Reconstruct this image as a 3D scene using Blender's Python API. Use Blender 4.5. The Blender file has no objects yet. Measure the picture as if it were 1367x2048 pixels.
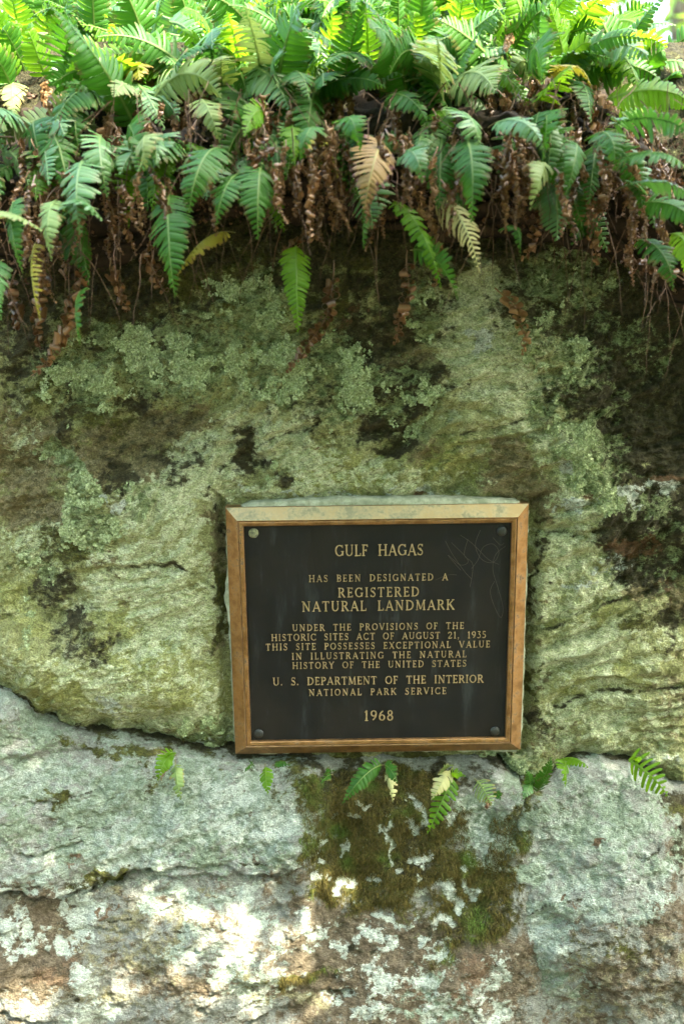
import bpy, math, random
import numpy as np
from mathutils import Vector, Matrix

S = bpy.context.scene
COL = S.collection
random.seed(7)
rng = np.random.default_rng(11)

# ------------------------------------------------------------------ camera
CAM = np.array([-0.078, -1.673, 0.628])
PITCH, YAW = math.radians(-13.80), math.radians(0.514)
FPX = 1367 / 2 / (12 / 35.0)
cf = np.array([math.sin(YAW) * math.cos(PITCH), math.cos(YAW) * math.cos(PITCH), math.sin(PITCH)])
cr = np.array([math.cos(YAW), -math.sin(YAW), 0.0])
cu = np.cross(cr, cf)
cam = bpy.data.cameras.new('camera')
camo = bpy.data.objects.new('camera', cam)
COL.objects.link(camo)
camo.matrix_world = Matrix(((cr[0], cu[0], -cf[0], CAM[0]), (cr[1], cu[1], -cf[1], CAM[1]), (cr[2], cu[2], -cf[2], CAM[2]), (0, 0, 0, 1)))
cam.sensor_fit = 'HORIZONTAL'
cam.sensor_width = 24
cam.lens = 35
cam.clip_start = 0.05
cam.clip_end = 600
cam.dof.use_dof = True
cam.dof.focus_distance = 1.72
cam.dof.aperture_fstop = 2.2
S.camera = camo

# ------------------------------------------------------------------ light
SUN_DIR = np.array([0.46, -0.36, 0.82]); SUN_DIR /= np.linalg.norm(SUN_DIR)
w = bpy.data.worlds.new('World'); S.world = w; w.use_nodes = True
nt = w.node_tree
sky = nt.nodes.new('ShaderNodeTexSky'); sky.sky_type = 'NISHITA'; sky.sun_disc = False
sky.sun_elevation = math.asin(SUN_DIR[2])
sky.sun_rotation = math.atan2(SUN_DIR[0], SUN_DIR[1])
sky.air_density = 1.0; sky.dust_density = 4.0; sky.ozone_density = 0.3
tint = nt.nodes.new('ShaderNodeMix'); tint.data_type = 'RGBA'; tint.blend_type = 'MULTIPLY'; tint.inputs[0].default_value = 1.0
tint.inputs[7].default_value = (0.97, 1.0, 0.93, 1)      # skylight filtered through a leafy wood
nt.links.new(sky.outputs[0], tint.inputs[6]); nt.links.new(tint.outputs[2], nt.nodes['Background'].inputs[0])
nt.nodes['Background'].inputs[1].default_value = 0.15
sl = bpy.data.lights.new('sun', 'SUN'); sl.energy = 2.0; sl.angle = math.radians(0.5); sl.color = (1.0, 0.90, 0.72)
so = bpy.data.objects.new('sun', sl); COL.objects.link(so)
so.rotation_euler = Vector(SUN_DIR).to_track_quat('Z', 'Y').to_euler()
S.view_settings.view_transform = 'Standard'
S.view_settings.look = 'None'
S.view_settings.exposure = 4.2
S.view_settings.gamma = 1

# ------------------------------------------------------------------ photo geometry helpers
def at(X, Y, y=0.0):
    """point on the plane y = const seen at photo pixel X, Y"""
    d = cf + cr * ((X - 683.5) / FPX) + cu * ((1024 - Y) / FPX)
    k = (y - CAM[1]) / d[1]
    return CAM + d * k
def px(x, y, z):
    dx, dy, dz = x - CAM[0], y - CAM[1], z - CAM[2]
    zz = dx * cf[0] + dy * cf[1] + dz * cf[2]
    return 683.5 + FPX * (dx * cr[0] + dy * cr[1] + dz * cr[2]) / zz, 1024 - FPX * (dx * cu[0] + dy * cu[1] + dz * cu[2]) / zz

# ------------------------------------------------------------------ numpy noise
def _hash(ix, iy, seed):
    h = (ix.astype(np.int64) * 374761393 + iy.astype(np.int64) * 668265263 + seed * 974634777) & 0xffffffff
    h = ((h ^ (h >> 13)) * 1274126177) & 0xffffffff
    return (h ^ (h >> 16)) & 0xffffffff
def perlin(x, y, seed=0):
    x0, y0 = np.floor(x), np.floor(y)
    fx, fy = x - x0, y - y0
    u, v = fx * fx * fx * (fx * (fx * 6 - 15) + 10), fy * fy * fy * (fy * (fy * 6 - 15) + 10)
    def g(ix, iy, dx, dy):
        a = _hash(ix, iy, seed) * (2 * np.pi / 4294967296.0)
        return np.cos(a) * dx + np.sin(a) * dy
    a = g(x0, y0, fx, fy); b = g(x0 + 1, y0, fx - 1, fy)
    c = g(x0, y0 + 1, fx, fy - 1); d = g(x0 + 1, y0 + 1, fx - 1, fy - 1)
    return (a + (b - a) * u + ((c + (d - c) * u) - (a + (b - a) * u)) * v) * 1.5
def fbm(x, y, seed=0, octs=4, gain=0.5):
    r, a = 0, 1.0
    for o in range(octs):
        r = r + a * perlin(x * 2 ** o, y * 2 ** o, seed + o * 17); a *= gain
    return r
def sstep(a, b, x):
    t = np.clip((x - a) / (b - a), 0, 1)
    return t * t * (3 - 2 * t)
def poly_dist(X, Y, pts):
    d = np.full(X.shape, 1e9)
    for (x0, y0), (x1, y1) in zip(pts[:-1], pts[1:]):
        vx, vy = x1 - x0, y1 - y0
        t = np.clip(((X - x0) * vx + (Y - y0) * vy) / (vx * vx + vy * vy + 1e-9), 0, 1)
        d = np.minimum(d, np.hypot(X - x0 - t * vx, Y - y0 - t * vy))
    return d
def inside(X, Y, pts):
    r = np.zeros(X.shape, bool)
    n = len(pts)
    for i in range(n):
        x0, y0 = pts[i]; x1, y1 = pts[(i + 1) % n]
        c = ((y0 > Y) != (y1 > Y)) & (X < (x1 - x0) * (Y - y0) / ((y1 - y0) if y1 != y0 else 1e-9) + x0)
        r ^= c
    return r
def blobs(X, Y, lst):
    m = np.zeros(X.shape)
    if len(lst) > 3 and X.size > 50000:
        sd = int(lst[0][0] * 7 + lst[1][1]) % 997
        X, Y = X + 34 * fbm(X / 85, Y / 85, sd, 4, .6), Y + 30 * fbm(X / 85 + 31, Y / 85, sd + 3, 4, .6)
    for b in lst:
        cx, cy, rx, ry = b[:4]
        a = math.radians(b[4]) if len(b) > 4 else 0
        s = b[5] if len(b) > 5 else 1.0
        dx, dy = X - cx, Y - cy
        u = (dx * math.cos(a) - dy * math.sin(a)) / rx
        v = (dx * math.sin(a) + dy * math.cos(a)) / ry
        m = np.maximum(m, s * (1 - sstep(0.25, 1.6, np.sqrt(u * u + v * v))))
    return m

# ------------------------------------------------------------------ object helpers
def tag(o, label=None, cat=None, group=None, kind=None):
    if label: o['label'] = label
    if cat: o['category'] = cat
    if group: o['group'] = group
    if kind: o['kind'] = kind
    return o
def empty(name, loc, label=None, cat=None, group=None):
    o = bpy.data.objects.new(name, None); COL.objects.link(o); o.location = loc; o.empty_display_size = 0.03
    return tag(o, label, cat, group)
def mesh_obj(name, V, F, mats, parent=None, smooth=False, midx=None, origin=None):
    me = bpy.data.meshes.new(name)
    V = np.asarray(V, float)
    if origin is not None: V = V - np.asarray(origin)
    me.from_pydata(V.tolist(), [], F)
    for m in (mats if isinstance(mats, (list, tuple)) else [mats]): me.materials.append(m)
    if midx is not None: me.polygons.foreach_set('material_index', np.asarray(midx, np.int32))
    if smooth: me.polygons.foreach_set('use_smooth', np.ones(len(me.polygons), bool))
    me.update()
    o = bpy.data.objects.new(name, me); COL.objects.link(o)
    if parent: o.parent = parent
    return o
def fattr(me, name, vals):
    a = me.attributes.new(name, 'FLOAT', 'POINT')
    a.data.foreach_set('value', np.ascontiguousarray(vals, dtype=np.float32))
def grid_mesh(name, P, keep=None):
    """P: (n, m, 3) points"""
    n, m = P.shape[:2]
    idx = np.arange(n * m).reshape(n, m)
    q = np.stack([idx[:-1, :-1], idx[:-1, 1:], idx[1:, 1:], idx[1:, :-1]], -1).reshape(-1, 4)
    if keep is not None:
        k = keep.ravel()
        q = q[k[q].any(1)]
        used = np.zeros(n * m, bool); used[q.ravel()] = True
        remap = np.cumsum(used) - 1
        q = remap[q]; V = P.reshape(-1, 3)[used]
    else:
        used = np.ones(n * m, bool); V = P.reshape(-1, 3)
    me = bpy.data.meshes.new(name)
    me.vertices.add(len(V)); me.vertices.foreach_set('co', V.astype(np.float32).ravel())
    me.loops.add(q.size); me.loops.foreach_set('vertex_index', q.astype(np.int32).ravel())
    me.polygons.add(len(q)); me.polygons.foreach_set('loop_start', np.arange(0, q.size, 4, dtype=np.int32))
    me.polygons.foreach_set('use_smooth', np.ones(len(q), bool))
    me.update(calc_edges=True); me.validate()
    return me, used
def axis(lo, a, b, hi, fine, coarse):
    """coordinates: coarse - fine - coarse with growing steps"""
    mid = np.arange(a, b, fine)
    def grow(start, end, sgn):
        r, p, s = [], start, fine
        while (p - end) * sgn < 0:
            s = min(s * 1.25, coarse); p = p + sgn * s; r.append(p)
        return r
    return np.array(grow(a, lo, -1)[::-1] + list(mid) + grow(mid[-1], hi, 1))

# ------------------------------------------------------------------ materials
class NT:
    def __init__(s, name):
        s.m = bpy.data.materials.new(name); s.m.use_nodes = True; s.t = s.m.node_tree
        s.t.nodes.clear(); s.out = s.new('ShaderNodeOutputMaterial')
    def new(s, ty, **kw):
        n = s.t.nodes.new(ty)
        for k, v in kw.items(): setattr(n, k, v)
        return n
    def link(s, a, b): s.t.links.new(a, b)
    def val(s, sock, v):
        if hasattr(v, 'is_output') or isinstance(v, bpy.types.NodeSocket): s.link(v, sock)
        else: sock.default_value = v
    def noise(s, scale, detail=4, rough=0.6, vec=None, dist=0.0):
        n = s.new('ShaderNodeTexNoise'); n.inputs['Scale'].default_value = scale; n.inputs['Detail'].default_value = detail
        n.inputs['Roughness'].default_value = rough; n.inputs['Distortion'].default_value = dist
        if vec: s.link(vec, n.inputs['Vector'])
        return n
    def math(s, op, a, b=None, c=None, clamp=False):
        n = s.new('ShaderNodeMath', operation=op, use_clamp=clamp)
        s.val(n.inputs[0], a)
        if b is not None: s.val(n.inputs[1], b)
        if c is not None: s.val(n.inputs[2], c)
        return n.outputs[0]
    def maprange(s, v, a, b, c=0.0, d=1.0, smooth=True):
        n = s.new('ShaderNodeMapRange'); n.interpolation_type = 'SMOOTHSTEP' if smooth else 'LINEAR'
        s.val(n.inputs[0], v); n.inputs[1].default_value = a; n.inputs[2].default_value = b
        n.inputs[3].default_value = c; n.inputs[4].default_value = d
        return n.outputs[0]
    def mix(s, f, a, b, blend='MIX'):
        n = s.new('ShaderNodeMix', data_type='RGBA', blend_type=blend)
        s.val(n.inputs[0], f)
        for i, v in ((6, a), (7, b)):
            if isinstance(v, tuple): v = (*v[:3], 1)
            s.val(n.inputs[i], v)
        return n.outputs[2]
    def attr(s, name):
        return s.new('ShaderNodeAttribute', attribute_name=name).outputs['Fac']
    def obj(s): return s.new('ShaderNodeTexCoord').outputs['Object']
    def bsdf(s, color, rough=0.8, metal=0.0, spec=0.5, normal=None):
        b = s.new('ShaderNodeBsdfPrincipled')
        if isinstance(color, tuple): color = (*color[:3], 1)
        s.val(b.inputs['Base Color'], color); s.val(b.inputs['Roughness'], rough); s.val(b.inputs['Metallic'], metal)
        b.inputs['Specular IOR Level'].default_value = spec
        if normal: s.link(normal, b.inputs['Normal'])
        return b
    def bump(s, h, strength=0.5, dist=0.002):
        b = s.new('ShaderNodeBump'); b.inputs['Strength'].default_value = strength; b.inputs['Distance'].default_value = dist
        s.link(h, b.inputs['Height']); return b.outputs[0]
    def done(s, shader):
        s.link(shader, s.out.inputs[0]); return s.m

CLASSES = [  # name, colour, second colour, noise channel, amplitude, width
    ('brown',  (0.125, 0.112, 0.052), (0.260, 0.228, 0.125), 0, 0.9, 0.22),
    ('olive',  (0.235, 0.265, 0.085), (0.38, 0.405, 0.165), 1, 0.9, 0.25),
    ('pale',   (0.350, 0.415, 0.215), (0.60, 0.645, 0.44), 2, 1.15, 0.16),
    ('moss',   (0.042, 0.042, 0.010), (0.110, 0.120, 0.024), 0, 1.0, 0.2),
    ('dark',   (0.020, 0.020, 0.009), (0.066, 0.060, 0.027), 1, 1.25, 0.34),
    ('teal',   (0.110, 0.150, 0.058), (0.31, 0.385, 0.20), 2, 1.25, 0.2),
    ('white',  (0.380, 0.440, 0.385), (0.53, 0.59, 0.52), 0, 1.2, 0.17),
    ('rust',   (0.150, 0.085, 0.040), (0.12, 0.075, 0.040), 1, 1.0, 0.2),
]
def rock_material(name, base1, base2, classes, speck=0.5, recolour={}):
    n = NT(name); co = n.obj()
    mp = n.new('ShaderNodeMapping'); mp.inputs['Rotation'].default_value = (0, math.radians(-22), 0)
    mp.inputs['Scale'].default_value = (0.80, 1, 1.10); n.link(co, mp.inputs[0]); sv = mp.outputs[0]
    big = n.noise(26, 6, 0.68, sv, 0.3); mid = n.noise(95, 5, 0.7, sv); fine = n.noise(420, 3, 0.7, sv)
    bs = n.new('ShaderNodeSeparateColor'); n.link(big.outputs['Color'], bs.inputs[0])
    ms = n.new('ShaderNodeSeparateColor'); n.link(mid.outputs['Color'], ms.inputs[0])
    chan = [n.math('ADD', n.math('MULTIPLY', bs.outputs[i], 0.6), n.math('MULTIPLY', ms.outputs[i], 0.4)) for i in range(3)]
    col = n.mix(n.maprange(chan[0], 0.38, 0.62), base1, base2)
    ff = n.maprange(fine.outputs[0], 0.30, 0.70, smooth=False)
    for nm, c1, c2, ch, amp, wd in CLASSES:
        if nm not in classes: continue
        c1, c2 = recolour.get(nm, (c1, c2))
        f = n.math('ADD', n.attr(nm), n.math('MULTIPLY', n.math('SUBTRACT', chan[ch], 0.5), amp * 4.6))
        # fully off where the attribute is zero
        f = n.math('MULTIPLY', n.maprange(f, 0.5 - wd, 0.5 + wd), n.maprange(n.attr(nm), 0.02, 0.2))
        col = n.mix(f, col, n.mix(n.maprange(ms.outputs[(ch + 1) % 3], 0.35, 0.65), c1, c2))
    # dark specks of rock and soot-dark moss between the lichen granules
    sp = n.noise(170, 4, 0.75, sv, 0.4)
    col = n.mix(n.math('MULTIPLY', n.maprange(sp.outputs[0], 0.50, 0.66), speck), col, (0.070, 0.068, 0.030))
    if 'crumb' in classes:
        s2 = n.noise(62, 7, 0.82, sv, 0.3)
        col = n.mix(n.math('MULTIPLY', n.maprange(s2.outputs[0], 0.535, 0.60), n.attr('crumb')), col, (0.045, 0.047, 0.018))
    g = n.mix(ff, (0.36, 0.35, 0.30), (1.50, 1.52, 1.48))
    col = n.mix(0.85 if speck > .4 else 0.66, col, g, 'MULTIPLY')
    h = n.math('ADD', n.math('ADD', n.math('MULTIPLY', fine.outputs[0], 0.45), n.math('MULTIPLY', mid.outputs[0], 1.0)), n.math('MULTIPLY', sp.outputs[0], -0.6))
    b = n.bsdf(col, 0.92, 0, 0.25, n.bump(h, 1.0, 0.014))
    return n.done(b.outputs[0])

def leaf_material(name, c1, c2, trans, rough=0.38, tf=0.38, edge=None, spec=0.22, edge_amt=0.0):
    n = NT(name)
    oi = n.new('ShaderNodeObjectInfo'); no = n.noise(60, 3, 0.6, n.obj())
    f = n.math('ADD', n.math('MULTIPLY', oi.outputs['Random'], 0.6), n.math('MULTIPLY', no.outputs[0], 0.4))
    col = n.mix(f, c1, c2)
    tcol = trans
    if edge:
        e = n.math('ADD', n.attr('edge'), n.math('MULTIPLY', n.math('SUBTRACT', no.outputs[0], 0.5), 1.6))
        e = n.math('MULTIPLY', n.maprange(e, 0.75, 1.05), edge_amt)
        col = n.mix(e, col, edge); tcol = n.mix(e, trans, edge)
    mr = n.attr('rib'); col = n.mix(n.math('MULTIPLY', mr, 0.5), col, (0.30, 0.36, 0.12))
    b = n.bsdf(col, rough, 0, spec)
    t = n.new('ShaderNodeBsdfTranslucent'); n.val(t.inputs[0], tcol if not isinstance(tcol, tuple) else (*tcol, 1))
    mx = n.new('ShaderNodeMixShader'); mx.inputs[0].default_value = tf
    n.link(b.outputs[0], mx.inputs[1]); n.link(t.outputs[0], mx.inputs[2])
    return n.done(mx.outputs[0])
def plain_material(name, c1, c2, scale=80, rough=0.7, metal=0.0, spec=0.4, bump=0.0, bscale=None):
    n = NT(name); no = n.noise(scale, 5, 0.65, n.obj())
    oi = n.new('ShaderNodeObjectInfo')
    f = n.math('ADD', n.maprange(no.outputs[0], 0.3, 0.7), n.math('MULTIPLY', n.math('SUBTRACT', oi.outputs['Random'], 0.5), 0.6), clamp=True)
    col = n.mix(f, c1, c2)
    b = n.bsdf(col, rough, metal, spec, n.bump(n.noise(bscale or scale * 3, 4).outputs[0], bump, 0.002) if bump else None)
    return n.done(b.outputs[0])

M = {}
M['green'] = leaf_material('fern_green', (0.016, 0.070, 0.008), (0.045, 0.135, 0.015), (0.07, 0.22, 0.008), 0.46, 0.33, (0.13, 0.085, 0.03), edge_amt=0.6)
M['blue'] = leaf_material('fern_blue_green', (0.034, 0.115, 0.028), (0.110, 0.225, 0.066), (0.07, 0.21, 0.02), 0.42, 0.26, (0.16, 0.14, 0.06), spec=0.45, edge_amt=0.4)
M['lime'] = leaf_material('fern_lime', (0.045, 0.140, 0.008), (0.100, 0.210, 0.012), (0.22, 0.42, 0.012), 0.42, 0.5)
M['pale'] = leaf_material('fern_pale', (0.20, 0.24, 0.08), (0.13, 0.24, 0.08), (0.22, 0.30, 0.06), 0.45, 0.35, (0.24, 0.16, 0.07), edge_amt=0.7)
M['cream'] = leaf_material('fern_cream', (0.42, 0.40, 0.20), (0.32, 0.36, 0.15), (0.40, 0.40, 0.16), 0.5, 0.3, (0.30, 0.20, 0.10), edge_amt=0.6)
M['mauve'] = leaf_material('fern_mauve', (0.27, 0.19, 0.06), (0.24, 0.16, 0.075), (0.32, 0.20, 0.07), 0.5, 0.25, (0.15, 0.075, 0.080), edge_amt=1.0)
M['yellow'] = leaf_material('fern_yellow', (0.24, 0.21, 0.025), (0.18, 0.19, 0.025), (0.34, 0.30, 0.02), 0.5, 0.35, (0.22, 0.12, 0.04), edge_amt=0.7)
M['dead'] = leaf_material('fern_withered', (0.060, 0.030, 0.013), (0.24, 0.125, 0.050), (0.18, 0.08, 0.025), 0.32, 0.12, spec=0.7)
M['tan'] = leaf_material('fern_withered_tan', (0.24, 0.140, 0.055), (0.13, 0.070, 0.028), (0.35, 0.2, 0.08), 0.55, 0.2, spec=0.45)
M['stalk'] = plain_material('fern_stalk', (0.17, 0.19, 0.055), (0.13, 0.085, 0.03), 30, 0.5)
M['root'] = plain_material('root_brown', (0.055, 0.030, 0.016), (0.13, 0.075, 0.040), 60, 0.8)
M['litter'] = plain_material('leaf_litter', (0.035, 0.018, 0.009), (0.12, 0.062, 0.028), 50, 0.7)
M['soil'] = plain_material('soil_dark', (0.012, 0.008, 0.005), (0.040, 0.026, 0.015), 45, 0.95, bump=1.0)

# ------------------------------------------------------------------ ground
def ground_sheet():
    xs = axis(-300, -3, 3, 300, 0.08, 30); ys = axis(-300, -4, 8, 300, 0.10, 30)
    X, Y = np.meshgrid(xs, ys)
    Z = -1.12 + 0.06 * fbm(X * 0.8, Y * 0.8, 5) * sstep(40, 5, np.hypot(X, Y)) + 0.35 * sstep(2, 9, Y)
    me, _ = grid_mesh('ground', np.stack([X, Y, Z], -1))
    n = NT('forest_floor'); co = n.obj(); a = n.noise(6, 8, 0.7, co); b = n.noise(60, 5, 0.7, co)
    c = n.mix(n.maprange(a.outputs[0], 0.4, 0.6), (0.10, 0.065, 0.035), (0.06, 0.085, 0.025))
    c = n.mix(n.maprange(b.outputs[0], 0.35, 0.65), c, (0.16, 0.11, 0.065))
    me.materials.append(n.done(n.bsdf(c, 0.95, 0, 0.2, n.bump(b.outputs[0], 1, 0.02)).outputs[0]))
    o = bpy.data.objects.new('ground', me); COL.objects.link(o); tag(o, kind='structure')
ground_sheet()

# ------------------------------------------------------------------ boulders
PLC = np.array([0.0, 0.0]); PLW, PLH, PLR = 0.52, 0.463, 0.01168
YB = [(-900, 1380), (-200, 1380), (0, 1394), (40, 1406), (72, 1446), (110, 1462), (150, 1474), (240, 1490), (310, 1506), (400, 1526), (470, 1533),
      (600, 1542), (800, 1538), (1000, 1545), (1045, 1585), (1075, 1592), (1110, 1572), (1150, 1547), (1205, 1538), (1270, 1545), (1320, 1575), (1367, 1600), (1700, 1640), (2300, 1680)]
def yb(X): return np.interp(X, [p[0] for p in YB], [p[1] for p in YB])
PXM = 0.00088
UP_CRACKS = [  # polyline, depth, width(px)
    ([(225, 1136), (290, 1128), (345, 1126), (400, 1152), (430, 1172)], 0.010, 7),
    ([(-20, 1234), (22, 1228)], 0.014, 7),
    ([(1060, 1262), (1110, 1255), (1160, 1226), (1230, 1200), (1290, 1185), (1330, 1160)], 0.014, 7),
    ([(1072, 1070), (1135, 1066), (1180, 1085), (1220, 1096), (1300, 1085)], 0.013, 7),
    ([(1110, 1415), (1150, 1395), (1200, 1380), (1260, 1382), (1367, 1376)], 0.010, 5),
    ([(920, 868), (1000, 852), (1060, 835), (1110, 818)], 0.008, 6),
    ([(1075, 1045), (1140, 1020), (1220, 985)], 0.008, 6),
    ([(440, 940), (500, 905), (560, 868), (640, 852)], 0.008, 10),
    ([(690, 870), (760, 868), (830, 862)], 0.009, 9),
]
LIP = [(-900, 700), (-200, 640), (0, 590), (150, 575), (300, 530), (420, 490), (520, 455), (620, 470), (750, 480), (880, 490), (1000, 470), (1100, 480), (1200, 520), (1300, 585), (1367, 625), (1700, 760), (2300, 900)]
def upper_masks(X, Y):
    d = {}
    d['brown'] = blobs(X, Y, [(60, 900, 90, 90), (230, 905, 130, 75), (350, 855, 80, 60), (60, 1010, 80, 60), (790, 660, 70, 60, 0, .8), (1010, 940, 70, 50), (870, 900, 60, 30, 0, .7),
        (1320, 1160, 80, 60), (1075, 1000, 60, 40), (800, 700, 60, 40), (440, 1150, 22, 150), (1072, 1280, 16, 200, 0, .8), (230, 1170, 60, 50, 0, .7), (600, 1010, 60, 20, 0, .6), (1330, 1400, 60, 150, 0, .5), (560, 640, 50, 40, 0, .4), (1260, 1080, 60, 60), (300, 1470, 160, 35, 8, .6), (1110, 1470, 40, 60, 0, .6)])  # thin upright blobs flanking the plaque paint in its gap shadow
    d['olive'] = blobs(X, Y, [(30, 1190, 50, 55), (92, 1256, 40, 26), (260, 1270, 140, 90, 0, .8), (640, 960, 80, 40), (900, 930, 70, 45), (330, 1390, 200, 80, -8, .75), (1210, 1240, 130, 60, 15, .6), (430, 940, 80, 50, 25, .6),
        (950, 650, 60, 80, 0, .6), (740, 930, 70, 40, 0, .7), (1160, 1380, 120, 50, 0, .55), (140, 1380, 150, 60, -10, .7), (250, 690, 120, 80, 0, .45), (420, 600, 120, 60, 0, .5), (860, 640, 60, 50, 0, .6), (1230, 1330, 120, 60, 10, .5)])
    d['pale'] = blobs(X, Y, [(440, 925, 230, 36, 26, 1.5), (955, 650, 70, 130, 0, 1.4), (-420, 1000, 300, 600, 0, .55), (1780, 1050, 290, 600, 0, .6), (330, 1010, 150, 18, 25, 1.4), (430, 900, 130, 20, 30, 1.4), (300, 1090, 150, 14, 15, 1.3), (250, 1180, 160, 14, 18, 1.2), (360, 1260, 120, 14, 25, 1.2), (250, 1405, 220, 16, -22, 1.2), (1150, 1110, 130, 16, 25, 1.3), (1180, 1190, 140, 16, 20, 1.3), (1200, 1290, 150, 14, 18, 1.2), (1130, 1330, 80, 16, 12, 1.2), (980, 700, 60, 100, 0, 1.2), (1110, 880, 130, 30, -25, 1.3), (320, 990, 100, 60, 25), (420, 900, 60, 50, 30), (290, 1150, 170, 60, 5, .75), (360, 1210, 110, 100, 20, .8), (450, 970, 60, 40), (965, 640, 85, 110), (1000, 760, 120, 90), (940, 545, 45, 70), (1080, 850, 100, 50, -20),
        (1150, 935, 80, 45, -40), (1190, 1015, 90, 40, -20), (1150, 1100, 90, 40, 20), (1130, 1050, 70, 30, 20), (1170, 1180, 110, 45, 20, .85), (1160, 1300, 120, 60, 15, .85), (1210, 1440, 170, 90, 10, .7), (620, 930, 120, 50, 0, .8), (600, 985, 120, 14), (460, 880, 50, 40),
        (420, 1420, 50, 60, 0, .8), (60, 1090, 60, 40), (170, 1350, 180, 40, -12, .6), (300, 1450, 200, 30, -8, .7), (800, 960, 160, 30, 0, .6), (1260, 1110, 60, 40, 30), (1290, 1290, 90, 60, 0, .6), (700, 830, 100, 40, 0, .5), (300, 1300, 140, 100, 0, .55), (1100, 1150, 40, 40, 0, .8),
        (1100, 1320, 40, 25), (20, 1330, 80, 30, 0, .6), (60, 870, 60, 60, 0, .35), (1240, 1530, 160, 20, 5, .9), (1030, 1530, 40, 30, 0, .9)])
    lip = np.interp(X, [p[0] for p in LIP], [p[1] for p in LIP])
    under = 1 - sstep(5, 95, Y - lip)  # rock below the fern lip painted darker: overhang shade plus moss
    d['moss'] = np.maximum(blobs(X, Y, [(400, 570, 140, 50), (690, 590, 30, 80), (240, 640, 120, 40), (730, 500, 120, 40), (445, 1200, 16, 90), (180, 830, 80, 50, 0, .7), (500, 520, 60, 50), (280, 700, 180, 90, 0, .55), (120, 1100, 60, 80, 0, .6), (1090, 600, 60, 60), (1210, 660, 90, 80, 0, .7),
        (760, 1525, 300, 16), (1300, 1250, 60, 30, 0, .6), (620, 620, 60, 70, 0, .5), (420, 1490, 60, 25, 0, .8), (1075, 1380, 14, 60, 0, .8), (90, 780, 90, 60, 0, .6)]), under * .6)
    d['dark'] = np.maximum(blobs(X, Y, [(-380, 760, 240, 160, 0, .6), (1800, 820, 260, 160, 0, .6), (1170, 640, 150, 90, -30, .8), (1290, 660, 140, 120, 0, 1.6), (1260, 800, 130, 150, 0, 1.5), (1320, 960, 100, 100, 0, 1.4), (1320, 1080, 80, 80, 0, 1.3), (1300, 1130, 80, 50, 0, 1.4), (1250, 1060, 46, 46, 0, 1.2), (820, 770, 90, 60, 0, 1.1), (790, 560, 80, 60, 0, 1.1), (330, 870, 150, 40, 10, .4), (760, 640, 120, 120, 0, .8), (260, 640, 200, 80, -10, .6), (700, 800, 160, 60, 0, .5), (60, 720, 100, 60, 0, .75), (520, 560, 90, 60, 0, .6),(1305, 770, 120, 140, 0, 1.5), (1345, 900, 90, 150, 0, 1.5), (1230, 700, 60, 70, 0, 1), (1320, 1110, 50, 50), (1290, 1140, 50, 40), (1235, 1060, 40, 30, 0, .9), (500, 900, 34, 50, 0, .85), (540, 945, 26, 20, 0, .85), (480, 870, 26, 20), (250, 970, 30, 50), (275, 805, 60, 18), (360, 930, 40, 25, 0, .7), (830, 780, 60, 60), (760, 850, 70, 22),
        (100, 1180, 36, 60, 0, .8), (160, 1265, 56, 44, 0, .75), (40, 660, 90, 40), (640, 550, 130, 60), (760, 570, 60, 90), (200, 600, 200, 40), (1060, 570, 60, 60, 0, .9), (1100, 625, 50, 40, 0, .9), (140, 810, 30, 30, 0, .7), (1330, 1240, 25, 40, 0, .9), (840, 640, 30, 60, 0, .8), (440, 1060, 12, 70, 0, .7), (1072, 1150, 10, 100), (1085, 1440, 14, 50, 0, .7), (1350, 640, 60, 60), (1450, 800, 140, 300), (800, 890, 40, 15, 0, .8), (1350, 1590, 40, 25), (40, 780, 40, 40, 0, .6), (330, 900, 30, 20, 0, .6), (110, 860, 14, 60, 0, .7)]), under)  # narrow blobs beside the plaque: gap shadow put into the rock colour
    d['teal'] = blobs(X, Y, [(150, 980, 30, 100, 10), (120, 900, 20, 40), (200, 1070, 60, 30), (285, 720, 130, 80, 0, .75), (420, 740, 120, 60, 0, .75), (570, 740, 100, 60, 0, .8), (510, 610, 80, 80, 0, .75), (650, 720, 80, 50, 0, .9), (740, 760, 60, 40, 0, .8), (700, 810, 70, 40, 0, .6), (1160, 560, 110, 60, 0, .7), (1150, 700, 110, 80, 0, .5), (1210, 820, 60, 60, 0, .5), (1290, 690, 60, 70, 0, .35),
        (180, 760, 110, 60, 0, .75), (1200, 970, 80, 50, -30, .9), (1190, 880, 70, 40, -30, .8), (60, 1130, 60, 40, 0, .5), (820, 790, 60, 70, 0, .5), (840, 640, 40, 60, 0, .6), (1310, 1010, 60, 30, 0, .6), (1110, 830, 80, 40, -20, .6), (560, 930, 40, 30, 0, .4), (390, 660, 120, 50, 0, .6), (1020, 1540, 50, 30, 0, .8), (420, 1460, 40, 40, 0, .7), (270, 1000, 40, 30, 0, .5), (60, 1260, 30, 60, 0, .4), (1330, 1100, 50, 60, 0, .4)])
    d['white'] = blobs(X, Y, [(1140, 935, 35, 14, -45, .8), (1240, 1000, 60, 18, -15, .75), (1150, 1010, 50, 14, 10, .7), (1310, 975, 45, 14, 20, .7), (690, 985, 220, 7, 0, .5), (230, 1010, 20, 10, 0, .5), (960, 690, 30, 10, 0, .6), (1200, 1140, 70, 12, 25, .6), (440, 1500, 60, 14, 0, .5), (230, 1410, 60, 12, -30, .5), (1260, 1525, 130, 10, 4, .7)])
    d['rust'] = blobs(X, Y, [(1260, 1095, 60, 22, 0, .8), (1170, 985, 30, 8, 0, .6), (470, 1035, 10, 60, 0, .0), (640, 900, 50, 12, 0, .5), (1340, 1180, 50, 30, 0, .5), (700, 640, 20, 20, 0, .5), (860, 990, 40, 10, 0, .5), (1330, 960, 50, 10, 0, .6)])
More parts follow.
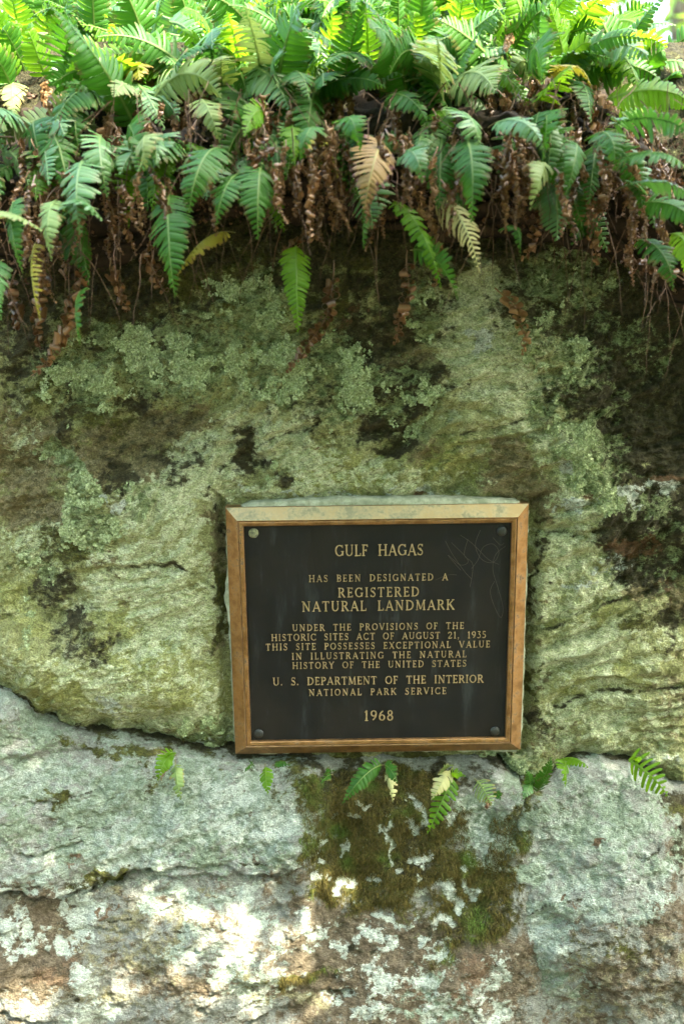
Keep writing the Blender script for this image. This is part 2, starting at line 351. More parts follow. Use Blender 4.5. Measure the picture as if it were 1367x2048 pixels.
    d['crumb'] = np.clip(0.22 + blobs(X, Y, [(300, 760, 330, 170, 0, .6), (650, 740, 230, 180, 0, .6), (1180, 720, 220, 230, 0, .7), (130, 1010, 130, 260, 0, .55), (1270, 1000, 120, 160, 0, .6), (830, 880, 200, 60, 0, .5), (960, 680, 60, 110, 0, .1)]), 0, .85)
    seam = np.exp(-((Y + 8 * fbm(X / 60, Y / 60, 71, 3) - yb(X) + np.where(X < 520, 12, 3)) / np.where(X < 520, 12.0, 7.0)) ** 2) * 1.15  # dark lines along seam and cracks: crevice shade and dirt painted in
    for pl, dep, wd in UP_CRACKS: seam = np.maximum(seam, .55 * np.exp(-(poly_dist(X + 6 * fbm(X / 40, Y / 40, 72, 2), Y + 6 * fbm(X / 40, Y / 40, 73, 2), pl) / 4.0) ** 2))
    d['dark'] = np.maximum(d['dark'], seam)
    return d
def upper_boulder():
    xs = axis(-1.75, -0.70, 0.60, 1.75, 0.0021, 0.03); zs = axis(-0.62, -0.40, 0.80, 1.0, 0.0021, 0.02)
    x, z = np.meshgrid(xs, zs)
    X, Y = px(x, 0 * x, z)
    h = 0.022 * fbm(x * 2.6 + 3, z * 2.6, 1, 3)
    h += blobs(X, Y, [(200, 1350, 330, 110, -8, .055), (330, 1180, 260, 200, 0, .022), (1000, 720, 160, 200, 0, .018), (1180, 940, 120, 80, -35, .016), (620, 800, 200, 60, 15, .012), (430, 700, 200, 90, 0, .010), (1200, 1330, 180, 130, 0, .014), (170, 960, 60, 120, 0, .012)])
    h -= blobs(X, Y, [(1310, 1120, 90, 70, 0, .030), (1330, 850, 110, 160, 0, .020), (300, 880, 110, 70, 0, .014), (500, 900, 40, 60, 0, .014), (60, 960, 100, 120, 0, .012), (120, 1200, 60, 70, 0, .015), (800, 860, 100, 20, 0, .010), (1010, 930, 70, 40, 0, .010), (440, 1150, 40, 200, 0, .010)])
    a = math.radians(25)
    wob = 0.05 * fbm(x * 3, z * 3, 40, 2)
    u, v = x * math.cos(a) + z * math.sin(a), -x * math.sin(a) + z * math.cos(a) + wob
    right = sstep(500, 1050, X) * sstep(650, 850, Y)
    led = fbm(u * 3.5, v * 15, 21, 3)
    h += (0.003 + 0.008 * right) * (1 - np.abs(led) * 2.2)
    saw = (v * 13 + 0.6 * fbm(u * 2, v * 4, 33, 2)) % 1.0
    h += (0.001 + 0.006 * right) * (saw - 0.5) * sstep(0, 0.12, saw) * (0.5 + fbm(u * 4, v * 4, 35, 2))
    smooth = blobs(X, Y, [(320, 1210, 250, 270), (960, 680, 90, 150), (1190, 1330, 200, 230), (620, 930, 150, 60)])
    am = 1 - 0.55 * smooth
    rg = fbm(u * 5 + 4, v * 26, 57, 3)
    h += 0.0035 * smooth * (1 - 2.4 * np.abs(rg))
    h += am * 0.0085 * fbm(u * 17, v * 22, 51, 3) + am * 0.0042 * fbm(u * 52, v * 72, 61, 2) + am * 0.0024 * perlin(u * 130, v * 175, 71)
    rough = blobs(X, Y, [(300, 720, 250, 130), (620, 740, 180, 120), (1160, 650, 200, 150), (160, 980, 60, 160), (1280, 800, 120, 200), (820, 790, 90, 80)])
    h += rough * (0.0032 * np.abs(perlin(x * 80, z * 80, 81)) + 0.0022 * perlin(x * 170, z * 170, 82))
    for pl, dep, wd in UP_CRACKS:
        jx = X + 10 * fbm(x * 14, z * 14, 90, 2); jy = Y + 10 * fbm(x * 14 + 9, z * 14, 91, 2)
        h -= dep * 0.75 * np.exp(-(poly_dist(jx, jy, pl) / wd) ** 2)
    # plaque seat
    qx = np.abs(x) - PLW / 2; qz = np.abs(z) - PLH / 2
    qd = np.maximum(qx, qz)
    k = 1 - sstep(0.0, 0.022, qd)
    h = h * (1 - k) + (-0.008) * k
    k2 = sstep(0.0, 0.02, qd) * (1 - sstep(0.03, 0.09, qd))
    h = h * (1 - 0.6 * k2) + k2 * 0.6 * np.minimum(h, 0.004)
    gx = np.where((qx > qz) | (z < 0), 1.0, 0.25)
    h -= gx * 0.022 * np.exp(-((qd - 0.013) / 0.010) ** 2)
    # underside towards the crack
    d = (yb(X) + 12 * fbm(x * 9, z * 9, 13, 3) - Y) * PXM
    left = 1 - sstep(330, 520, X)
    h -= left * 0.045 * (1 - sstep(0.0, 0.13, d)) + 0.030 * np.exp(-np.clip(d, 0, 1) / 0.008) + (1 - left) * 0.03 * (1 - sstep(0, .05, d))
    h -= np.clip(-d, 0, 0.1) * 3.0
    # brow and sides turning back
    h -= 0.55 * np.clip(z - 0.60, 0, 1) ** 2 * 2
    h -= 0.5 * np.clip(np.abs(x) - 0.95, 0, 2) ** 2
    P = np.stack([x, -h, z], -1)
    me, used = grid_mesh('boulder', P, keep=(d > -0.1))
    X1, Y1 = px(x, -h, z)
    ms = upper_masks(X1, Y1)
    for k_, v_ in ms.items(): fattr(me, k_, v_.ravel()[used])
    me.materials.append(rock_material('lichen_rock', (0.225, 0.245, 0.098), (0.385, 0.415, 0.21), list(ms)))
    o = bpy.data.objects.new('boulder', me); COL.objects.link(o)
    tag(o, 'big upper boulder with green lichen that carries the plaque', 'boulder')
    return x, z, h, ms
UPX, UPZ, UPH, UPM = upper_boulder()

# lower rocks -------------------------------------------------------
CB = [(1052, 1600), (1035, 1640), (1030, 1700), (1018, 1765), (1000, 1820), (992, 1870), (1005, 1915), (1035, 1945), (1050, 1985), (1030, 2048), (1000, 2150), (990, 2500)]
LOW_LEFT = [p for p in YB if p[0] <= 1045] + [(1062, 1600), (1090, 1700), (1080, 1850), (1090, 2000), (1080, 2700), (-900, 2700)]
LOW_RIGHT = [(1075, 1592), (1110, 1572), (1150, 1547), (1205, 1538), (1270, 1545), (1320, 1575), (1367, 1600), (1700, 1640), (2300, 1680), (2300, 2700), (990, 2700)] + CB[::-1][1:]
LOW_CRACKS = [
    ([(-30, 1770), (60, 1768), (130, 1772), (185, 1766), (215, 1748), (260, 1732), (310, 1720)], 0.030, 7),
    ([(310, 1720), (380, 1715), (440, 1722), (500, 1730), (560, 1724), (640, 1706)], 0.012, 5),
    ([(50, 1692), (110, 1686), (165, 1678)], 0.010, 5), ([(150, 1660), (230, 1650)], 0.003, 6),
    ([(-20, 1990), (60, 1992), (150, 2000)], 0.012, 5), ([(500, 2005), (560, 1985), (650, 1950), (700, 1945)], 0.012, 7),
    ([(150, 1850), (180, 1838), (260, 1836)], 0.006, 5), ([(640, 1700), (620, 1760), (660, 1810)], 0.010, 10), ([(80, 1600), (150, 1588), (210, 1580)], .006, 6),
    ([(280, 1880), (330, 1868), (420, 1860)], 0.004, 5)]
RIGHT_CRACKS = [([(1040, 1835), (1100, 1815), (1160, 1800)], 0.008, 6), ([(1280, 1740), (1340, 1690), (1367, 1660)], 0.010, 8), ([(1060, 1950), (1150, 1900), (1260, 1880)], 0.006, 7), ([(1180, 1985), (1290, 1960), (1367, 1970)], 0.006, 7)]
def lower(name, poly, cracks, xr, label, hfun, maskfun, mat, seed):
    xs = axis(xr[0], xr[1], xr[2], xr[3], 0.0021, 0.03); zs = axis(-1.16, -0.84, -0.08, -0.02, 0.0021, 0.03)
    x, z = np.meshgrid(xs, zs)
    y0 = -0.04 - 0.10 * np.clip((-0.25 - z) / 0.5, 0, 1)
    X, Y = px(x, y0, z)
    jx = X + 10 * fbm(x * 10, z * 10, seed + 5, 3); jy = Y + 10 * fbm(x * 10 + 7, z * 10, seed + 6, 3)
    d = poly_dist(jx, jy, poly + poly[:1]) * PXM * np.where(inside(jx, jy, poly), 1, -1)
    h = hfun(x, z, X, Y, d)
    a = math.radians(16)
    u, v = x * math.cos(a) + z * math.sin(a), -x * math.sin(a) + z * math.cos(a)
    h += 0.016 * fbm(x * 3.5, z * 3.5, seed, 3) + 0.008 * fbm(u * 14, v * 19, seed + 1, 3) + 0.0038 * fbm(u * 50, v * 66, seed + 2, 2) + 0.0022 * perlin(u * 140, v * 180, seed + 3)
    h += 0.005 * (1 - 2 * np.abs(fbm(u * 4, v * 13, seed + 9, 3)))
    for pl, dep, wd in cracks:
        kx = X + 12 * fbm(x * 12, z * 12, seed + 7, 3); ky = Y + 12 * fbm(x * 12 + 9, z * 12, seed + 8, 3)
        h -= dep * np.exp(-(poly_dist(kx, ky, pl) / wd) ** 2)
    topw = 1.0 if hfun is left_h else 0.12 + 0.88 * (1 - sstep(40, 110, Y - yb(X))) * sstep(1040, 1100, X)
    h -= topw * 0.045 * np.exp(-np.clip(d, 0, 1) / 0.005) + np.clip(-d, 0, 0.2) * 3.5
    P = np.stack([x, -h, z], -1)
    me, used = grid_mesh(name, P, keep=(d > -0.035))
    X1, Y1 = px(x, -h, z)
    ms = maskfun(X1, Y1)
    ms['dark'] = np.maximum(ms['dark'], 1.3 * (1 - sstep(-0.003, 0.003, d)) * (Y1 < yb(X1) + 60))  # slab rim darkened: seam shade and dirt put into the colour
    for pl, dep, wd in cracks:
        ms['dark'] = np.maximum(ms['dark'], .6 * np.exp(-(poly_dist(X1 + 12 * fbm(x * 12, z * 12, seed + 7, 3), Y1 + 12 * fbm(x * 12 + 9, z * 12, seed + 8, 3), pl) / (wd * .5)) ** 2))  # crack lines darkened too, painted crevice shade together with dirt
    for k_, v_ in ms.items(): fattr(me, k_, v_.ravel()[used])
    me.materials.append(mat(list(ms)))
    o = bpy.data.objects.new(name, me); COL.objects.link(o)
    tag(o, label, 'boulder')
    return x, z, h, ms, X1, Y1, d
MOSSZ = [(600, 1545), (880, 1545), (905, 1620), (930, 1680), (985, 1700), (1020, 1730), (1010, 1800), (960, 1860), (900, 1850), (840, 1800), (760, 1800), (700, 1830), (640, 1770), (590, 1720), (640, 1665), (620, 1630), (592, 1600)]
def left_h(x, z, X, Y, d):
    h = 0.030 + 0.30 * np.clip(-0.22 - z, 0, 2) + 0.02 * sstep(0, 0.1, d)
    # second slab under the crack sits a little back
    crk = np.interp(X, [-900, 0, 180, 220, 310, 450, 560, 640, 700], [1790, 1768, 1768, 1745, 1720, 1722, 1724, 1706, 1690])
    h -= 0.022 * sstep(0, 14, Y - crk) * (1 - sstep(30, 160, Y - crk)) * (1 - sstep(560, 640, X))
    cen = sstep(590, 680, X + 10 * fbm(x * 12, z * 12, 3, 2)) * (1 - sstep(1700, 1960, Y))
    h -= 0.055 * cen * (1 - 0.8 * sstep(920, 1040, X))
    h += blobs(X, Y, [(560, 1640, 60, 60, 0, .008), (420, 1880, 140, 90, 0, .02), (330, 1760, 150, 30, 0, .008), (840, 1720, 120, 60, 0, .012)])
    h -= np.clip(np.abs(x) - 1.0, 0, 2) ** 2 * 0.5
    return h
def left_masks(X, Y):
    d = {}
    inmoss = inside(X, Y, MOSSZ); dm = poly_dist(X, Y, MOSSZ + MOSSZ[:1]) * np.where(inmoss, 1, -1)
    crk = np.interp(X, [-900, 0, 180, 220, 310, 450, 560, 640, 700], [1790, 1768, 1768, 1745, 1720, 1722, 1724, 1706, 1690])
    lowz = sstep(0, 40, Y - crk)
    d['brown'] = np.maximum.reduce([blobs(X, Y, [(100, 1850, 110, 90, 0, 1.25), (60, 1930, 120, 60, 0, 1.2), (350, 1960, 180, 60, 0, .6), (800, 1950, 290, 150, 0, 1.3), (640, 1830, 60, 60, 0, 1), (700, 1850, 80, 50), (560, 1750, 70, 20, 0, .7), (60, 1770, 80, 14, 0, .8), (200, 1800, 160, 14, 0, .4), (850, 1870, 150, 60), (490, 1980, 80, 40, 0, .6), (90, 1650, 60, 20, 0, .4)]),
                            np.clip(1 - poly_dist(X, Y, [(492, 1560), (496, 1600), (502, 1640), (512, 1670), (508, 1720)]) / 16, 0, 1), lowz * .35])
    d['olive'] = blobs(X, Y, [(300, 1880, 160, 90, 0, .45), (540, 1990, 110, 16, -20, .7), (420, 1810, 100, 60, 0, .4), (200, 1985, 120, 40, 0, .4)])
    d['pale'] = np.maximum(blobs(X, Y, [(300, 1620, 320, 120, 0, .9), (60, 1560, 120, 60, 0, .9), (180, 1720, 240, 50, 0, .8), (540, 1660, 100, 70), (430, 1850, 120, 100, 0, .6), (340, 1800, 60, 60, 0, .6), (420, 1560, 120, 40), (500, 1930, 80, 80, 0, .6), (620, 1890, 40, 60, 0, .6)]), 0.5 * (1 - lowz) * (X < 620))
    d['moss'] = np.maximum(sstep(-70, 60, dm + 40 * fbm(X / 70, Y / 70, 88, 4, .65)), blobs(X, Y, [(205, 1755, 60, 14, 20), (110, 1600, 50, 10, 0, .8), (250, 1490, 250, 16, -8, .7), (600, 1960, 120, 14, 15, .7), (300, 1545, 30, 30, 0, .4), (950, 1840, 80, 50, 0, .8), (880, 1900, 70, 40, 0, .5), (1000, 1680, 40, 60, 0, .9), (1050, 1650, 30, 60, 0, .8)]))
    d['dark'] = blobs(X, Y, [(790, 1720, 110, 50, 0, .55), (820, 1600, 60, 60, 0, .45), (760, 1545, 260, 16, 0, .8), (720, 1885, 26, 14, 0, .8), (870, 1870, 100, 20, 0, .5), (970, 1830, 40, 20, 0, .7), (720, 1640, 80, 80, 0, .35)])
    d['teal'] = blobs(X, Y, [(170, 1620, 300, 100, 0, .55), (60, 1480, 120, 50, 0, .6), (420, 1690, 160, 40, 0, .7), (330, 1560, 200, 40, 0, .6), (300, 1680, 160, 40, 0, .5), (980, 1660, 60, 70, 0, .8), (950, 1600, 60, 40, 0, .7), (1050, 1560, 60, 60, 0, .7), (880, 2000, 60, 60, 0, .55), (430, 1750, 40, 30, 0, .6), (1000, 1700, 40, 40, 0, .6)])
    d['white'] = blobs(X, Y, [(560, 1640, 55, 50, 0, .7), (470, 1640, 26, 60, 0, .6), (440, 1600, 60, 40, 0, .55), (160, 1830, 40, 60, 0, .85), (150, 1900, 30, 30, 0, .8), (165, 1960, 40, 50, 0, .8), (190, 2030, 50, 30, 0, .8), (20, 1850, 30, 60, 0, .8), (40, 1875, 50, 20, 0, .7), (300, 1690, 120, 20, 0, .5), (490, 1785, 26, 24, 0, .85), (770, 1670, 16, 18, 0, .9), (765, 1650, 9, 12), (785, 1690, 10, 10), (850, 1725, 18, 18), (800, 1720, 14, 10, 0, .9),
        (835, 1780, 14, 14), (858, 1785, 9, 14), (840, 1735, 10, 10), (745, 1775, 20, 8, 0, .9), (725, 1760, 10, 8, 0, .9), (890, 1780, 8, 6), (835, 1620, 22, 40, 0, .75), (830, 1650, 20, 16, 0, .8), (930, 1740, 14, 12, 0, .9), (700, 1640, 14, 10), (720, 1600, 10, 8), (890, 1660, 14, 16, 0, .9), (900, 1800, 20, 16), (940, 1790, 16, 20), (810, 1830, 24, 12), (870, 1840, 22, 16), (780, 1830, 16, 14), (660, 1740, 10, 10), (640, 1760, 12, 14), (970, 1650, 60, 60, 0, .6), (930, 1620, 30, 30, 0, .5), (980, 1700, 30, 30, 0, .5), (760, 1885, 40, 30, 0, .7), (860, 1890, 30, 20, 0, .6), (760, 1960, 50, 50, 0, .62), (850, 1970, 40, 60, 0, .72), (900, 1930, 60, 30, 0, .5), (800, 2020, 120, 30, 0, .6), (960, 1980, 60, 80, 0, .6), (655, 1840, 30, 20, 0, .7), (620, 1840, 30, 40, 0, .5), (700, 1990, 40, 60, 0, .5), (970, 2030, 60, 30, 0, .55), (920, 2040, 50, 20, 0, .6), (690, 1700, 8, 6), (650, 1690, 8, 6), (680, 1770, 10, 8), (690, 1785, 10, 8, 0, .9), (675, 1905, 30, 25, 0, .6)])
    d['rust'] = blobs(X, Y, [(100, 1960, 60, 30, 0, .6), (130, 1740, 40, 10, 0, .5), (215, 1805, 14, 4), (940, 1950, 70, 40, 0, .5), (820, 1990, 50, 20, 0, .4), (710, 1740, 40, 20, 0, .5)])
    return d
def right_h(x, z, X, Y, d):
    h = 0.030 + 0.30 * np.clip(-0.25 - z, 0, 2) + 0.045 * sstep(0, 0.16, d)
    h -= 0.04 * sstep(1290, 1420, X) * (1 - sstep(1600, 1900, Y)) + 0.03 * sstep(1880, 2048, Y) * sstep(1050, 1200, X)
    return h
def right_masks(X, Y):
    d = {}
    d['brown'] = blobs(X, Y, [(1260, 1960, 160, 70, 0, .75), (1340, 1870, 60, 120, 0, .7), (1350, 1680, 30, 80, 0, .7), (1050, 2000, 60, 50, 0, .7), (1120, 1830, 80, 20, 0, .5), (1200, 1680, 60, 20, 0, .3), (1180, 2040, 120, 30, 0, .6), (1200, 1860, 120, 40, 0, .4)])
    d['olive'] = blobs(X, Y, [(1300, 1930, 120, 80, 0, .3), (1120, 1930, 100, 50, 0, .25), (1200, 2020, 160, 50, 0, .3)])
    d['pale'] = blobs(X, Y, [(1180, 1650, 170, 120, 0, .85), (1060, 1870, 80, 70, 0, .9), (1200, 1780, 180, 60, 0, .7), (1300, 1750, 80, 100, 0, .5), (1120, 1960, 60, 40, 0, .5)])
    d['moss'] = blobs(X, Y, [(1045, 1660, 20, 80, 0, .8), (1060, 1600, 50, 24, 0, .7), (1010, 1840, 16, 40, 0, .6), (1200, 1900, 150, 30, 0, .3), (1350, 1620, 40, 20)])
    dm = poly_dist(X, Y, MOSSZ + MOSSZ[:1]) * np.where(inside(X, Y, MOSSZ), 1, -1)
    d['moss'] = np.maximum(d['moss'], sstep(-70, 60, dm + 40 * fbm(X / 70, Y / 70, 88, 4, .65)))
    d['dark'] = blobs(X, Y, [(1360, 1690, 18, 60, 0, .8), (1350, 1600, 40, 16)])
    d['teal'] = blobs(X, Y, [(1180, 1620, 160, 80, 0, .6), (1240, 1720, 140, 70, 0, .45), (1330, 1680, 20, 30, 0, .9), (1080, 1830, 60, 40, 0, .5), (1060, 1730, 40, 60, 0, .55), (1100, 1960, 70, 40, 0, .5), (1060, 1640, 40, 50, 0, .7)])
    d['white'] = blobs(X, Y, [(1060, 1860, 60, 50, 0, .72), (1090, 1900, 50, 20, 0, .6), (1120, 1800, 70, 16, 10, .6), (1090, 1925, 60, 14, 30, .7), (1030, 1990, 40, 14, 30, .6), (1280, 1740, 60, 30, 0, .5), (1200, 1580, 100, 20, 0, .45), (1060, 1680, 30, 40, 0, .6), (1100, 1970, 60, 30, 0, .5)])
    d['rust'] = blobs(X, Y, [(1210, 1695, 16, 4, 10), (1140, 1815, 14, 4, 10, .8), (1000, 2010, 60, 30, 0, .5), (1060, 2030, 60, 20, 0, .5)])
    return d
LOWC = {'pale': ((0.250, 0.312, 0.255), (0.425, 0.490, 0.425)), 'olive': ((0.20, 0.19, 0.10), (0.30, 0.285, 0.18)), 'brown': ((0.085, 0.066, 0.040), (0.180, 0.148, 0.100)), 'rust': ((0.15, 0.10, 0.06), (0.17, 0.12, 0.075)), 'teal': ((0.17, 0.225, 0.155), (0.31, 0.385, 0.30))}
LL = lower('boulder', LOW_LEFT, LOW_CRACKS, (-1.75, -0.72, 0.36, 0.40), 'grey lower rock slab with a mossy hollow under the plaque', left_h, left_masks,
           lambda c: rock_material('grey_slab_rock', (0.20, 0.212, 0.185), (0.33, 0.355, 0.325), c, .30, LOWC), 200)
LR = lower('boulder', LOW_RIGHT, RIGHT_CRACKS, (0.16, 0.17, 0.62, 1.75), 'rounded pale grey boulder in the lower right corner', right_h, right_masks,
           lambda c: rock_material('pale_boulder_rock', (0.215, 0.228, 0.198), (0.335, 0.36, 0.325), c, .28, LOWC), 300)

# ------------------------------------------------------------------ small growth on the rock (uncountable)
def scatter_lobes():
    V, F, tone = [], [], []
    def add(x, z, h, prob, n, rlo, rhi, seed):
        r = np.random.default_rng(seed)
        p = prob.ravel(); p = p / p.sum()
        ids = r.choice(p.size, n, p=p)
        xs, zs, hs = x.ravel()[ids], z.ravel()[ids], h.ravel()[ids]
        for i in range(n):
            c = np.array([xs[i] + r.normal(0, .001), -hs[i] - 0.0012, zs[i] + r.normal(0, .001)])
            nrm = np.array([r.normal(0, .36), -1, r.normal(0.15, .36)]); nrm /= np.linalg.norm(nrm)
            a = np.cross(nrm, [0, 0, 1]); a /= np.linalg.norm(a); b = np.cross(nrm, a)
            rad = r.uniform(rlo, rhi); k = len(V); th0 = r.uniform(0, 6.28)
            V.append(c); m = 7
            for j in range(m):
                t = th0 + j * 2 * math.pi / m; q = rad * r.uniform(0.55, 1.15)
                V.append(c + (a * math.cos(t) + b * math.sin(t)) * q + nrm * r.uniform(0, 0.35) * rad)
            F.extend([(k, k + 1 + j, k + 1 + (j + 1) % m) for j in range(m)])
            tone.extend([r.random()] * (m + 1))
    gate = UPM['teal'] ** 1.5 * (1 - .85 * np.clip(UPM['dark'] * (UPX > .3), 0, 1)) * np.clip(0.35 + 1.7 * fbm(UPX * 16, UPZ * 16, 500, 5, .7), 0, 1.3) ** 2
    gate = np.where(gate < .16, 0, gate)
    inview = (np.abs(UPX + 0.06) < 0.66)
    add(UPX, UPZ, UPH, gate * inview * (UPM['teal'] > .10), 62000, 0.0009, 0.0028, 1)
    n = NT('lichen_lobes'); no = n.noise(300, 3, 0.6, n.obj())
    c = n.mix(n.attr('tone'), (0.185, 0.245, 0.100), (0.44, 0.515, 0.30)); c = n.mix(n.maprange(no.outputs[0], 0.4, 0.7), c, (0.14, 0.17, 0.09))
    o = mesh_obj('lichen', V, F, n.done(n.bsdf(c, 0.9, 0, 0.2).outputs[0])); fattr(o.data, 'tone', tone); tag(o, 'leafy grey green lichen flakes over the upper boulder', 'lichen', kind='stuff')
    # moss blades in the hollow under the plaque and below the root mat
    V, F, tone = [], [], []
    x, z, h, ms, X1, Y1, d = LL
    def blades(x, z, h, prob, n, seed, ln):
        r = np.random.default_rng(seed); p = prob.ravel(); p = p / p.sum(); ids = r.choice(p.size, n, p=p)
        xs, zs, hs = x.ravel()[ids], z.ravel()[ids], h.ravel()[ids]
        for i in range(n):
            c = np.array([xs[i] + r.normal(0, .001), -hs[i] + .001, zs[i] + r.normal(0, .001)])
            dr = np.array([r.normal(0, .55), -1, r.normal(-0.1, .6)]); dr /= np.linalg.norm(dr)
            s = np.cross(dr, [r.normal(), r.normal(), r.normal()]); s /= np.linalg.norm(s)
            L = ln * r.uniform(.5, 1.3); k = len(V)
            V.extend([c - s * .0007, c + s * .0007, c + dr * L + np.array([0, 0, -.3 * L])]); F.append((k, k + 1, k + 2)); tone.extend([r.random()] * 3)
    md = ms['moss'] * (ms['moss'] > .45) * (ms['white'] < .5) * (d > 0.005) * (X1 > 560)
    blades(x, z, h, md, 36000, 5, 0.0105)
    mu = (UPM['moss'] > .5) * UPM['moss'] * inview * (UPM['teal'] < .5)
    blades(UPX, UPZ, UPH, mu, 12000, 6, 0.0055)
    n = NT('moss_blades'); no = n.noise(14, 3, 0.6, n.obj())
    c = n.mix(n.attr('tone'), (0.034, 0.028, 0.006), (0.115, 0.094, 0.016)); c = n.mix(n.maprange(no.outputs[0], 0.5, 0.7), c, (0.07, 0.12, 0.015))
    o = mesh_obj('moss', V, F, n.done(n.bsdf(c, 0.8, 0, 0.3).outputs[0])); fattr(o.data, 'tone', tone); tag(o, 'short olive moss in the hollow below the plaque', 'moss', kind='stuff')
scatter_lobes()

# ------------------------------------------------------------------ plaque
def Rp(u, v, y):
    c, s = math.cos(PLR), math.sin(PLR)
    return (u * c - v * s, y, u * s + v * c)
def metal(name, c1, c2, rough=0.4, metal_=0.9, scale=40, worn=None, bump=0.15, stretch=(1, 1, 1)):
    n = NT(name); mp = n.new('ShaderNodeMapping'); mp.inputs['Scale'].default_value = stretch; n.link(n.obj(), mp.inputs[0])
    a = n.noise(scale, 6, 0.65, mp.outputs[0]); b = n.noise(scale * 7, 4, 0.6, mp.outputs[0])
    c = n.mix(n.maprange(a.outputs[0], 0.35, 0.65), c1, c2)
    met = metal_; ro = n.maprange(a.outputs[0], 0.3, 0.7, rough - .08, rough + .12)
    if worn:
        f = n.maprange(n.math('ADD', n.math('MULTIPLY', a.outputs[0], .7), n.math('MULTIPLY', b.outputs[0], .3)), worn[1], worn[2])
        c = n.mix(f, c, worn[0]); met = n.math('MULTIPLY', n.math('SUBTRACT', 1.0, f), metal_); ro = n.math('MAXIMUM', ro, n.math('MULTIPLY', f, .8))
    return n.done(n.bsdf(c, ro, met, 0.5, n.bump(b.outputs[0], bump, 0.001)).outputs[0])
def plaque():
    root = empty('plaque', (0, 0, 0), 'rectangular bronze plaque with raised lettering fixed to the boulder', 'plaque')
    W, H = PLW / 2, PLH / 2
    # frame cross-section: inset from the outer edge, y
    prof = [(-0.000, 0.012), (0.0, -0.0105), (0.0005, -0.0120), (0.0205, -0.0265), (0.0215, -0.0262), (0.0225, -0.0250), (0.0235, -0.0262), (0.0245, -0.0268), (0.0295, -0.0262), (0.0305, -0.0250), (0.0310, -0.0150)]
    V, F, mi = [], [], []
    for ins, y in prof:
        for sx, sz in ((-1, 1), (1, 1), (1, -1), (-1, -1)): V.append(Rp(sx * (W - ins), sz * (H - ins), y))
    for k in range(len(prof) - 1):
        for j in range(4):
            a, b = k * 4 + j, k * 4 + (j + 1) % 4
            F.append((a, a + 4, b + 4, b))
            mi.append(1 if (j == 0 and k in (2,)) else 2 if k in (3, 4, 5) and j != 0 else 0)
    bronze = metal('bronze_frame', (0.175, 0.098, 0.038), (0.32, 0.180, 0.068), 0.42, 0.8, 55, ((0.085, 0.060, 0.032), 0.50, 0.66))
    top = metal('bronze_weathered', (0.33, 0.245, 0.115), (0.43, 0.355, 0.20), 0.55, 0.3, 28, ((0.19, 0.18, 0.105), 0.44, 0.62))
    groove = metal('bronze_groove', (0.16, 0.09, 0.04), (0.24, 0.15, 0.07), 0.5, 0.6, 60)
    fr = mesh_obj('frame', V, F, [bronze, top, groove], root, midx=mi)
    # panel
    n = NT('plaque_panel'); co = n.obj()
    mp = n.new('ShaderNodeMapping'); mp.inputs['Scale'].default_value = (1, 1, 0.18); n.link(co, mp.inputs[0])
    a = n.noise(9, 6, 0.6, co); st = n.noise(40, 5, 0.65, mp.outputs[0]); fi = n.noise(500, 2, 0.6, co)
    c = n.mix(n.maprange(a.outputs[0], 0.35, 0.65), (0.0060, 0.0072, 0.0078), (0.0105, 0.0100, 0.0088))
    c = n.mix(n.math('MULTIPLY', n.maprange(st.outputs[0], 0.52, 0.75), .4), c, (0.045, 0.055, 0.055))
    ro = n.maprange(st.outputs[0], 0.3, 0.7, 0.36, 0.58)
    panel_m = n.done(n.bsdf(c, ro, 0.0, 0.22, n.bump(fi.outputs[0], 0.25, 0.0006)).outputs[0])
    w2, h2 = W - 0.0300, H - 0.0300
    nx = 12
    V = [Rp(-w2, -h2, -.0185), Rp(w2, -h2, -.0185), Rp(w2, h2, -.0185), Rp(-w2, h2, -.0185), Rp(-w2, -h2, .0), Rp(w2, -h2, .0), Rp(w2, h2, .0), Rp(-w2, h2, .0)]
    mesh_obj('panel', V, [(0, 1, 2, 3), (1, 0, 4, 5), (2, 1, 5, 6), (3, 2, 6, 7), (0, 3, 7, 4)], panel_m, root)
    YP = -0.0185
    def pp(X, Y, y=YP):     # plaque-plane coordinates of a photo point
        p = at(X, Y, y); c, s = math.cos(PLR), math.sin(PLR)
        return p[0] * c + p[2] * s, -p[0] * s + p[2] * c
    # ---- raised capitals
    T, t, sf = 0.145, 0.080, 0.066
    def bar(x0, y0, x1, y1, w_):
        dx, dy = x1 - x0, y1 - y0; L = math.hypot(dx, dy); nx_, ny_ = -dy / L * w_ / 2, dx / L * w_ / 2
        return [(x0 + nx_, y0 + ny_), (x0 - nx_, y0 - ny_), (x1 - nx_, y1 - ny_), (x1 + nx_, y1 + ny_)]
    def arc(cx, cy, rx, ry, a0, a1, w0, w1, n_=10):
        q = []
        for i in range(n_):
            b0, b1 = [math.radians(a0 + (a1 - a0) * k / n_) for k in (i, i + 1)]
            def wd(b): return w1 + (w0 - w1) * abs(math.cos(b))
            pts = []
            for b, s in ((b0, 1), (b0, -1), (b1, -1), (b1, 1)):
                w_ = wd(b) / 2 * s; pts.append((cx + (rx + w_) * math.cos(b), cy + (ry + w_) * math.sin(b)))
            q.append(pts)
        return q
    def stem(x, w_=T, s=0.15): return [bar(x, 0, x, 1, w_), bar(x - s, sf / 2, x + s, sf / 2, sf), bar(x - s, 1 - sf / 2, x + s, 1 - sf / 2, sf)]
    def foot(x, y, s=0.14): return [bar(x - s, y, x + s, y, sf)]
    e = sf / 2
